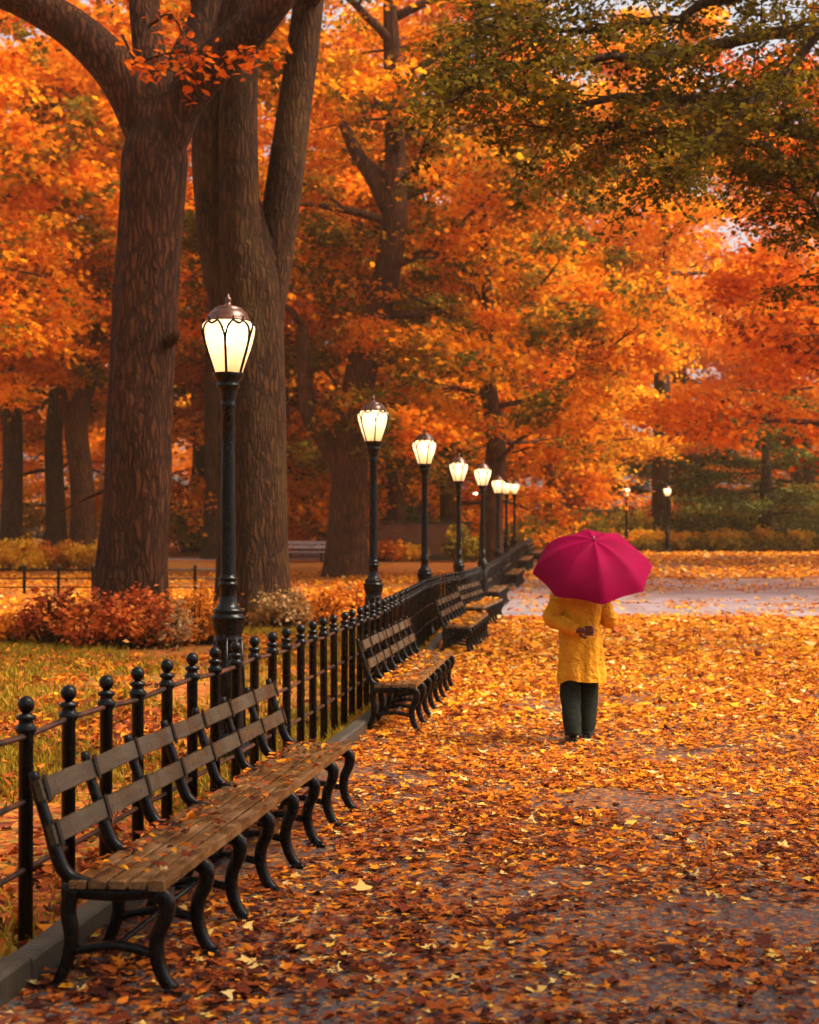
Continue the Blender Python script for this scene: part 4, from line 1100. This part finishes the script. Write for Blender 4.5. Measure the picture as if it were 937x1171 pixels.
# pale bench, pink stall, low brown wall in the background
M['pale_wood'] = simple('pale grey boards', (.42,.38,.38), rough=.6, nsc=6.0, namt=.25)
y = 70.0; r = empty('pale_bench', (sx(347,y), y, gz(y)), 0, 'pale grey bench on the lawn between the huge elm and the forked tree', 'bench')
for h in (.50, .72, .92):
    t = MB(); t.box(-1.25, 1.25, .22 if h > .6 else -.2, .26 if h > .6 else .2, h-.07 if h > .6 else h-.05, h+.07 if h > .6 else h); t.build('slat', M['pale_wood'], r)
for xx in (-.95, .85):
    t = MB(); t.box(xx-.05, xx+.05, -.18, .2, 0, .449); t.box(xx-.05, xx+.05, .262, .33, 0, 1.0); t.build('leg', M['iron'], r)
M['pink'] = simple('faded pink canvas', (.62,.20,.17), rough=.8, nsc=3.0, namt=.25)
y = 78.0; r = empty('covered_stall', (sx(350,y), y, gz(y)), 0, 'small stall under a pink canvas cover behind the pale bench', 'stall')
t = MB(); t.add([(-.85,-.6,.9),(.85,-.6,.9),(.85,.6,.9),(-.85,.6,.9),(-.55,-.2,1.65),(.55,-.2,1.65),(.55,.2,1.65),(-.55,.2,1.65)], ((0,1,5,4),(1,2,6,5),(2,3,7,6),(3,0,4,7),(4,5,6,7),(0,3,2,1)), 0, False); t.build('canvas_cover', M['pink'], r)
t = MB(); t.box(-.75,.75,-.5,.5,0,.898); t.build('counter', M['pale_wood'], r)
def brick():
    m, nt, out = mat('brown red brick'); L = nt.links.new
    tc = N(nt, 'ShaderNodeTexCoord'); b_ = N(nt, 'ShaderNodeTexBrick', Scale=1.6)
    b_.inputs['Color1'].default_value = (.16,.055,.025,1); b_.inputs['Color2'].default_value = (.22,.075,.03,1); b_.inputs['Mortar'].default_value = (.13,.09,.06,1)
    mp = N(nt, 'ShaderNodeMapping'); mp.inputs['Rotation'].default_value = (PI/2, 0, 0); L(tc.outputs['Object'], mp.inputs[0]); L(mp.outputs[0], b_.inputs['Vector'])
    b = N(nt, 'ShaderNodeBsdfPrincipled', Roughness=.8); L(b_.outputs[0], b.inputs['Base Color']); L(b.outputs[0], out.inputs[0]); return m
M['brick'] = brick()
y = 72.0; r = empty('low_wall', (sx(482,y), y, gz(y)), 0, 'low brown red brick wall with a pale foot behind the third lamp', 'wall')
t = MB(); t.box(-2.4, 2.4, -.2, .2, .28, 1.75); t.build('wall', M['brick'], r)
t = MB(); t.box(-2.5, 2.5, -.28, .28, -.1, .278); t.build('base', M['stone'], r)
t = MB(); t.box(-2.5, 2.5, -.27, .27, 1.752, 1.87); t.build('coping', M['stone'], r)

# ------------------------------------------------------------------ person
PX, PY = 1.545, 13.42
person = empty('person', (PX, PY, .012), 0, 'person seen from behind in a mustard coat and dark trousers walking under a red umbrella', 'person')
M['skin'] = simple('skin', (.36,.17,.10), rough=.5)
def coat_mat():
    m, nt, out = mat('mustard coat'); L = nt.links.new
    tc = N(nt, 'ShaderNodeTexCoord')
    n = N(nt, 'ShaderNodeTexNoise', Scale=9.0, Detail=4.0); L(tc.outputs['Object'], n.inputs['Vector'])
    n2 = N(nt, 'ShaderNodeTexNoise', Scale=260.0, Detail=2.0); L(tc.outputs['Object'], n2.inputs['Vector'])
    r = ramp(nt, [(.3, (.52,.20,.008)), (.7, (.68,.29,.014))]); L(n.outputs['Fac'], r.inputs[0])
    b = N(nt, 'ShaderNodeBsdfPrincipled', Roughness=.75); L(r.outputs[0], b.inputs['Base Color']); b.inputs['Specular IOR Level'].default_value = .1
    n3 = N(nt, 'ShaderNodeTexNoise', Scale=14.0, Detail=3.0, Distortion=1.2); L(tc.outputs['Object'], n3.inputs['Vector'])
    bp0 = N(nt, 'ShaderNodeBump', Strength=.9, Distance=.045); L(n3.outputs['Fac'], bp0.inputs['Height'])
    bp = N(nt, 'ShaderNodeBump', Strength=.3, Distance=.002); L(n2.outputs['Fac'], bp.inputs['Height']); L(bp0.outputs[0], bp.inputs['Normal']); L(bp.outputs[0], b.inputs['Normal'])
    L(b.outputs[0], out.inputs[0]); return m
M['coat'] = coat_mat()
M['denim'] = simple('dark trousers cloth', (.011,.015,.010), rough=.9, spec=.15, nsc=45.0, namt=.9, bump=.5, bsc=220.0)
M['shoe'] = simple('black shoe leather', (.012,.011,.011), rough=.35)
M['glove'] = simple('dark red leather glove', (.12,.022,.014), rough=.5, nsc=20.0, namt=.3)
M['hair'] = simple('dark brown hair', (.022,.013,.009), rough=.5, nsc=40.0, namt=.4)
M['eye'] = simple('eye', (.7,.68,.64), rough=.2)

def skin_mesh(name, joints, edges, root=0, sub=2):
    me = bpy.data.meshes.new(name); me.from_pydata([j[0] for j in joints], edges, [])
    o = bpy.data.objects.new('skin_tmp', me); col.objects.link(o)
    sm = o.modifiers.new('s', 'SKIN'); sm.use_smooth_shade = True
    for i, j in enumerate(joints):
        d = me.skin_vertices[0].data[i]; rr = j[1]; d.radius = rr if isinstance(rr, tuple) else (rr, rr); d.use_root = (i == root)
    ss = o.modifiers.new('ss', 'SUBSURF'); ss.levels = sub; ss.render_levels = sub
    dg = bpy.context.evaluated_depsgraph_get()
    out = bpy.data.meshes.new_from_object(o.evaluated_get(dg))
    bpy.data.objects.remove(o); out.name = name
    return out

SHL = Vector((-.165, .0, 1.355)); ELL = Vector((-.265, -.085, 1.125)); WRL = Vector((-.055, -.185, 1.015))
SHR = Vector((.165, .0, 1.355)); ELR = Vector((.245, .02, 1.105)); WRR = Vector((.135, .175, 1.245))
J = [((0,0,.92),(.135,.10)), ((0,-.01,1.08),(.115,.09)), ((0,-.005,1.25),(.14,.10)), ((0,.005,1.385),(.085,.07)), ((-.01,.02,1.45),(.05,.05)), ((-.015,.035,1.50),(.048,.05)),
     (tuple(SHL),.052), (tuple(ELL),.04), (tuple(WRL),.028), (tuple(SHR),.052), (tuple(ELR),.04), (tuple(WRR),.028),
     ((-.085,0,.86),.088), ((-.090,.0,.47),.056), ((-.086,-.115,.11),.040), ((-.086,-.02,.045),(.036,.026)), ((-.088,.05,.035),(.032,.020)),
     ((.075,0,.86),.088), ((.078,.10,.47),.056), ((.060,.10,.10),.040), ((.062,.19,.045),(.036,.026)), ((.066,.26,.035),(.032,.020))]
E = [(0,1),(1,2),(2,3),(3,4),(4,5),(3,6),(6,7),(7,8),(3,9),(9,10),(10,11),(0,12),(12,13),(13,14),(14,15),(15,16),(0,17),(17,18),(18,19),(19,20),(20,21)]
bme = skin_mesh('body', J, E, 0, 2)
# head with a face, joined to the body mesh
import bmesh
bm = bmesh.new(); bm.from_mesh(bme)
hd = bmesh.ops.create_uvsphere(bm, u_segments=40, v_segments=28, radius=1.0)['verts']
HC = Vector((-.018, .045, 1.562))
for v in hd:
    x, y, z = v.co
    p = Vector((x*.074, y*.094, z*.112))
    if z < 0: p.x *= 1 + .25*z; p.y *= 1 + .10*z
    if y > 0: p.y -= .006*(1-abs(z))
    def gb(cx, cz, s_): return math.exp(-(((p.x-cx)/s_)**2 + ((p.z-cz)/s_)**2)) if y > 0 else 0
    p.y += .024*gb(0, -.022, .013) + .013*gb(0, -.006, .010) + .007*gb(0, -.060, .018) + .008*gb(0, -.095, .02)
    p.y -= .010*gb(-.03, .004, .013) + .010*gb(.03, .004, .013) - .005*gb(-.03, .026, .015) - .005*gb(.03, .026, .015)
    p.y -= .004*gb(0, -.054, .006)
    v.co = HC + p
for sgn in (-1, 1):
    ear = bmesh.ops.create_uvsphere(bm, u_segments=12, v_segments=8, radius=1.0)['verts']
    for v in ear: v.co = HC + Vector((sgn*.076 + v.co.x*.010, -.008 + v.co.y*.018, -.012 + v.co.z*.032))
    eye = bmesh.ops.create_uvsphere(bm, u_segments=12, v_segments=8, radius=.0115)['verts']
    for v in eye: v.co += HC + Vector((sgn*.03, .077, .004))
    ef = set(f for v in eye for f in v.link_faces)
    for f in ef: f.material_index = 1
for f in bm.faces: f.smooth = True
bm.to_mesh(bme); bm.free(); bme.materials.clear(); bme.materials.append(M['skin']); bme.materials.append(M['eye'])
obj_from_mesh('body', bme, person)
# hair
h = MB(); vs = []; fs = []; n = 24; rows = 12
for i in range(rows):
    ph = PI*.5 - i/(rows-1)*(PI*.5 + .75)
    for j in range(n):
        an = 2*PI*j/n; front = max(0, math.sin(an))
        q = ph if front < .2 else max(ph, .35*front)
        nz = 1 + .05*noise.noise((math.cos(an)*3, math.sin(an)*3, q*2))
        vs.append(HC + Vector((.083*math.cos(an)*math.cos(q)*nz, (.103*math.sin(an)*math.cos(q)-.004)*nz, .12*math.sin(q)*nz)))
for i in range(rows-1):
    for j in range(n):
        j2 = (j+1) % n; fs.append((i*n+j, (i+1)*n+j, (i+1)*n+j2, i*n+j2))
h.add(vs, fs); h.build('hair', M['hair'], person)
# trousers: two legs
tr = MB()
for sg, path in ((-1, [(-.080,0,.90),(-.086,.0,.70),(-.092,.0,.48),(-.090,-.07,.28),(-.086,-.115,.13),(-.086,-.12,.075)]), (1, [(.072,0,.90),(.074,.04,.70),(.078,.10,.48),(.070,.10,.28),(.060,.10,.12),(.060,.10,.07)])):
    S = spline(path, 26); n = 20; vs = []; fs = []
    for i, p in enumerate(S):
        u = i/25; r_ = lerp_tab([(0,.100),(.25,.098),(.5,.093),(.75,.084),(.9,.076),(1.0,.078)], u)
        for j in range(n):
            an = 2*PI*j/n
            w = 1 + .13*noise.noise((math.cos(an)*1.6+sg*5, math.sin(an)*1.6, u*6)) + .05*math.sin(u*34+an*2+sg)*max(0, u-.35)*1.6 + .03*math.sin(an*3+u*9)
            vs.append((p.x + r_*math.cos(an)*w, p.y + r_*1.05*math.sin(an)*w, p.z))
    for i in range(25):
        for j in range(n):
            j2 = (j+1) % n; fs.append((i*n+j, (i+1)*n+j, (i+1)*n+j2, i*n+j2))
    tr.add(vs, fs)
tr.build('trousers', M['denim'], person)
for (cx, cy) in ((-.087, -.060), (.061, .155)):
    s_ = MB(); vs = []; fs = []; n = 16
    prof_ = [(-.115,.030,.055),(-.105,.040,.085),(-.06,.042,.105),(0,.040,.095),(.06,.046,.07),(.11,.047,.055),(.145,.038,.045),(.165,.015,.03)]
    for (yy, hw, hh) in prof_:
        for j in range(n):
            an = 2*PI*j/n; zz = math.sin(an)
            vs.append((cx + hw*math.cos(an), cy + yy, (hh*.5 + hh*.5*zz) if zz > -.6 else hh*.5 - hh*.5*.98))
    for i in range(len(prof_)-1):
        for j in range(n):
            j2 = (j+1) % n; fs.append((i*n+j, i*n+j2, (i+1)*n+j2, (i+1)*n+j))
    fs.append(tuple(range(n))); fs.append(tuple((len(prof_)-1)*n+j for j in range(n-1,-1,-1)))
    s_.add(vs, fs); s_.build('shoe', M['shoe'], person)
# coat: body plus two sleeves
ct = MB()
rings = [(.545,.214,.165),(.60,.211,.160),(.70,.204,.150),(.82,.198,.148),(.95,.194,.140),(1.05,.190,.132),(1.15,.196,.130),(1.25,.203,.128),(1.33,.198,.118),(1.385,.165,.10),(1.12,.115,.085),(1.45,.075,.075),(1.475,.068,.072)]
n = 56; R = spline([(a, b, c) for a, b, c in rings], 46); vs = []; fs = []
for i, q in enumerate(R):
    z, w, d = q
    for j in range(n):
        an = 2*PI*j/n; c, s_ = math.cos(an), math.sin(an)
        k_ = max(0, (1.0-z)/.45)
        f_ = 1 + k_*(.045*math.sin(an*7+z*3) + .035*math.sin(an*4+1.3)) + .10*noise.noise((c*2.3, s_*2.3, z*4.2)) + .035*noise.noise((c*4.5, s_*4.5, z*7)) + .012*math.sin(z*46 + an*2.2 + 3*noise.noise((c,s_,z*4)))*math.exp(-((z-1.1)/.16)**2)
        # back vent crease
        dz = (an - (-PI/2 + .08 - .25*(1-z)*0.4)); dz = (dz + PI) % (2*PI) - PI
        f_ *= 1 - .13*math.exp(-(dz/.085)**2)*min(1, max(0, (.98-z)/.25)) + .06*math.exp(-((dz-.16)/.08)**2)*min(1, max(0, (.98-z)/.25))
        # waist pull towards the hand
        f_ *= 1 - .03*math.exp(-((z-1.05)/.05)**2)
        zz = z + ((.018*math.sin(an*3+.6)+.012*math.sin(an*5)) * max(0, 1-i/9))
        pw = .86
        vs.append((w*f_*math.copysign(abs(c)**pw, c), d*f_*math.copysign(abs(s_)**pw, s_), zz))
for i in range(len(R)-1):
    for j in range(n):
        j2 = (j+1) % n; fs.append((i*n+j, i*n+j2, (i+1)*n+j2, (i+1)*n+j))
ct.add(vs, fs)
def sleeve(pts, rad, seed):
    S = spline(pts, 34); k_ = len(S); vs = []; fs = []; n = 22
    for i, p in enumerate(S):
        t = (S[min(i+1,k_-1)]-S[max(i-1,0)]).normalized(); a = t.orthogonal().normalized() if i == 0 else (pa - t*t.dot(pa)).normalized()
        pa = a; b = t.cross(a); u = i/(k_-1); r_ = lerp_tab([(j/(len(rad)-1), q) for j, q in enumerate(rad)], u)
        fold = .10*math.exp(-((u-.5)/.16)**2)
        for j in range(n):
            an = 2*PI*j/n
            w = 1 + .09*noise.noise((math.cos(an)*2+seed, math.sin(an)*2, u*6)) + fold*math.sin(u*60 + math.sin(an)*2)*.6
            vs.append(p + (a*math.cos(an) + b*math.sin(an))*r_*w)
    for i in range(k_-1):
        for j in range(n):
            j2 = (j+1) % n; fs.append((i*n+j, i*n+j2, (i+1)*n+j2, (i+1)*n+j))
    fs.append(tuple(range(n-1,-1,-1))); fs.append(tuple((k_-1)*n+j for j in range(n)))
    ct.add(vs, fs)
sleeve([Vector((-.10,0,1.385)), SHL + Vector((-.01,0,-.02)), SHL.lerp(ELL,.55), ELL + Vector((-.012,-.005,-.005)), ELL.lerp(WRL,.5) + Vector((0,-.015,-.01)), WRL], [.085,.088,.078,.074,.066,.054], 1)
sleeve([Vector((.10,0,1.385)), SHR + Vector((.01,0,-.02)), SHR.lerp(ELR,.55), ELR + Vector((.012,-.012,-.012)), ELR.lerp(WRR,.5), WRR], [.085,.088,.078,.076,.064,.052], 5)
ct.build('coat', M['coat'], person)
# belt-like collar
cl = MB(); cl.tube([(.082*math.cos(a), .01+.078*math.sin(a), 1.455+.012*math.sin(a)) for a in np.linspace(0, 2*PI, 25)], .026, 8, cap=False, flat=(1,1)); cl.build('collar', M['coat'], person)

def hand_mesh(name, wrist, pdir, pn, curl, thumb_sign, sc=1.0):
    """pdir: from wrist to knuckles; pn: palm normal (fingers curl towards it)"""
    pd = Vector(pdir).normalized(); pn = Vector(pn); pn = (pn - pd*pd.dot(pn)).normalized(); side = pd.cross(pn) * thumb_sign
    w = Vector(wrist)
    J = [(tuple(w - pd*.03), (.029,.024)), (tuple(w + pd*.03), (.034,.020)), (tuple(w + pd*.062), (.036,.018))]; E = [(0,1),(1,2)]
    me = [skin_mesh('palm', J, E, 0, 2)]
    lens = [.072, .080, .074, .058]
    for i, L in enumerate(lens):
        s0 = side*(.027 - .018*i)
        p = w + pd*.045 + s0; d = pd.copy(); jj = [(tuple(p), .0095)]; p = p + d*.035; jj.append((tuple(p), .0095))
        for q in range(3):
            ax = pd.cross(pn); d = (Matrix.Rotation(curl*(.8+.2*q), 3, ax) @ d); p = p + d*L*(.44,.32,.24)[q]; jj.append((tuple(p), (.009,.0085,.0075)[q]))
        me.append(skin_mesh('finger', jj, [(a, a+1) for a in range(4)], 0, 2))
    p = w + side*.024 + pd*.012; d = (side*.9 + pd*.7 + pn*.5).normalized()
    jj = [(tuple(p), .012), (tuple(p + d*.03), .0115)]
    d2 = (side*.25 + pd*.8 + pn*.75).normalized(); jj.append((tuple(p + d*.03 + d2*.03), .0105)); jj.append((tuple(p + d*.03 + d2*.03 + (d2+pn*.6).normalized()*.024), .009))
    me.append(skin_mesh('thumb', jj, [(0,1),(1,2),(2,3)], 0, 2))
    bm = bmesh.new()
    for m_ in me: bm.from_mesh(m_)
    for f in bm.faces: f.smooth = True
    for v in bm.verts: v.co = w + (v.co - w)*sc
    out = bpy.data.meshes.new(name); bm.to_mesh(out); bm.free()
    for m_ in me: bpy.data.meshes.remove(m_)
    return out
gl = hand_mesh('glove', WRL + Vector((.01,-.004,0)), (1,-.05,-.05), (0,-1,.15), .8, 1, 1.22)
gl.materials.clear(); gl.materials.append(M['glove']); obj_from_mesh('glove', gl, person)
# umbrella (held: its own thing)
APX = Vector((.095, -.195, 1.815)); AXD = Vector((.03, .545, -.838)).normalized()
HANDP = APX + AXD*.72
gr_ = hand_mesh('glove', HANDP + Vector((.035,-.045,-.035)), (-.35,.75,.45), (-.9,-.2,.1), 1.15, -1)
gr_.materials.clear(); gr_.materials.append(M['glove']); obj_from_mesh('glove', gr_, person)

def umb_mat():
    m, nt, out = mat('crimson umbrella cloth'); L = nt.links.new
    tc = N(nt, 'ShaderNodeTexCoord'); n = N(nt, 'ShaderNodeTexNoise', Scale=6.0, Detail=3.0); L(tc.outputs['Object'], n.inputs['Vector'])
    r = ramp(nt, [(.3, (.19,.0009,.030)), (.7, (.25,.0012,.043))]); L(n.outputs['Fac'], r.inputs[0])
    b = N(nt, 'ShaderNodeBsdfPrincipled', Roughness=.65); L(r.outputs[0], b.inputs['Base Color']); b.inputs['Specular IOR Level'].default_value = .03
    t = N(nt, 'ShaderNodeBsdfTranslucent'); L(r.outputs[0], t.inputs[0])
    mx = N(nt, 'ShaderNodeMixShader', Fac=.22); L(b.outputs[0], mx.inputs[1]); L(t.outputs[0], mx.inputs[2]); L(mx.outputs[0], out.inputs[0]); return m
M['umb'] = umb_mat()
M['steel'] = simple('umbrella steel', (.25,.25,.26), rough=.3, metal=1.0)
UW = Vector((PX, PY, .012))
um = empty('umbrella', UW + HANDP, 0, 'open crimson umbrella tilted back over the shoulder of the person', 'umbrella')
q = AXD.copy() * -1
xa = (Vector((1,0,.045)) - q*q.dot(Vector((1,0,.045)))).normalized(); ya = q.cross(xa)
U = lambda r_, th, hh: APX - HANDP + q*(hh) + xa*r_*math.cos(th) + ya*r_*math.sin(th)
UR, UH = .545, .315
cn = MB(); na, nr = 8*10, 18; vs = []; fs = []
for i in range(nr+1):
    t = i/nr
    for j in range(na):
        th = 2*PI*j/na + .04; k_ = (j % 10)/10
        sag = math.sin(PI*k_)
        rr = UR*math.sin(t*1.12)/math.sin(1.12)*(1 - .085*sag*t**1.3)
        hh = -UH*(1-math.cos(t*1.12))/(1-math.cos(1.12)) - .034*sag*t*(1-t)*3 + .012*sag*t**3
        vs.append(U(max(rr, .004), th, hh))
for i in range(nr):
    for j in range(na):
        j2 = (j+1) % na; fs.append((i*na+j, (i+1)*na+j, (i+1)*na+j2, i*na+j2))
cn.add(vs, fs); co = cn.build('canopy', M['umb'], um)
for k_ in range(8):
    th = 2*PI*k_/8 + .04; rb = MB()
    rb.tube([U(UR*math.sin(t*1.12)/math.sin(1.12)*.995, th, -UH*(1-math.cos(t*1.12))/(1-math.cos(1.12)) - .006) for t in np.linspace(.02, 1.0, 14)], .0025, 5)
    rb.tube([U(.012, th, -.30), U(UR*.58, th, -.135)], .002, 4)
    e = U(UR, th, -UH); e2 = U(UR*1.02, th, -UH-.008); rb.tube([e, e2], .004, 6)
    rb.build('rib', M['steel'], um)
sh = MB(); sh.tube([APX - HANDP + q*.0, APX - HANDP - q*.64], .006, 8); sh.tube([APX-HANDP-q*.28, APX-HANDP-q*.32], .013, 8); sh.build('shaft', M['steel'], um)
tp = MB(); tp.tube([APX - HANDP - q*.01, APX - HANDP + q*.012, APX - HANDP + q*.045], [.014,.008,.005], 8); tp.build('tip', M['steel'], um)
hn = MB(); hn.tube(spline([-q*-.10, q*0, -q*.10, -q*.15 + ya*.02, -q*.16 + ya*.05, -q*.12 + ya*.07], 16), .012, 10); hn.build('handle', M['shoe'], um)

# ------------------------------------------------------------------ misty air
def haze_mat():
    m, nt, out = mat('misty air')
    v = nt.nodes.new('ShaderNodeVolumePrincipled'); v.inputs['Color'].default_value = (1, .80, .52, 1)
    v.inputs['Density'].default_value = HAZE; v.inputs['Anisotropy'].default_value = .2
    nt.links.new(v.outputs[0], out.inputs['Volume']); return m
HAZE = .00035
hz = MB(); hz.box(-230, 230, -40, 330, -1, 52)
ho = hz.build('haze', haze_mat()); tag(ho, 'pale golden mist softening the far trees of the park', 'haze', kind='stuff')
# ------------------------------------------------------------------ camera, world, light
cam = bpy.data.cameras.new('camera'); co = bpy.data.objects.new('camera', cam); col.objects.link(co)
co.location = (0, 0, EYE); co.rotation_euler = (PI/2, 0, 0)
cam.sensor_fit = 'VERTICAL'; cam.sensor_height = 36.0; cam.lens = F/1171*36.0
cam.shift_y = (HOR - 585.5)/1171
cam.clip_start = .1; cam.clip_end = 2000
cam.dof.use_dof = True; cam.dof.focus_distance = 10.0; cam.dof.aperture_fstop = 3.0
scene.camera = co

w = bpy.data.worlds.new('World'); scene.world = w; w.use_nodes = True
nt = w.node_tree; bg = nt.nodes['Background']
sky = nt.nodes.new('ShaderNodeTexSky'); sky.sky_type = 'NISHITA'; sky.sun_disc = False
SUN_EL, SUN_AZ = math.radians(50), math.radians(98)      # azimuth measured from +Y (ahead of the camera) towards +X
sky.sun_elevation = SUN_EL; sky.sun_rotation = SUN_AZ
sky.air_density = 1.0; sky.dust_density = 6.0; sky.ozone_density = .6
hs = nt.nodes.new('ShaderNodeHueSaturation'); hs.inputs['Saturation'].default_value = .3   # overcast: a nearly white sky
nt.links.new(sky.outputs[0], hs.inputs['Color']); nt.links.new(hs.outputs[0], bg.inputs[0]); bg.inputs[1].default_value = .12
sl = bpy.data.lights.new('sun', 'SUN'); sl.energy = 3.4; sl.angle = math.radians(35); sl.color = (1, .80, .55)
so = bpy.data.objects.new('sun', sl); col.objects.link(so)
dv = Vector((math.sin(SUN_AZ)*math.cos(SUN_EL), math.cos(SUN_AZ)*math.cos(SUN_EL), math.sin(SUN_EL)))
so.rotation_euler = dv.to_track_quat('Z', 'Y').to_euler(); so.location = (0, 0, 40)

scene.view_settings.view_transform = 'Standard'; scene.view_settings.look = 'None'
scene.view_settings.exposure = 1.1; scene.view_settings.gamma = 1.0
scene.render.engine = 'CYCLES'
cy = scene.cycles
cy.max_bounces = 8; cy.diffuse_bounces = 5; cy.volume_bounces = 1; cy.volume_step_rate = 4; cy.glossy_bounces = 2; cy.transmission_bounces = 4; cy.transparent_max_bounces = 6
cy.caustics_reflective = False; cy.caustics_refractive = False
cy.use_denoising = True
cy.sample_clamp_indirect = 4.0
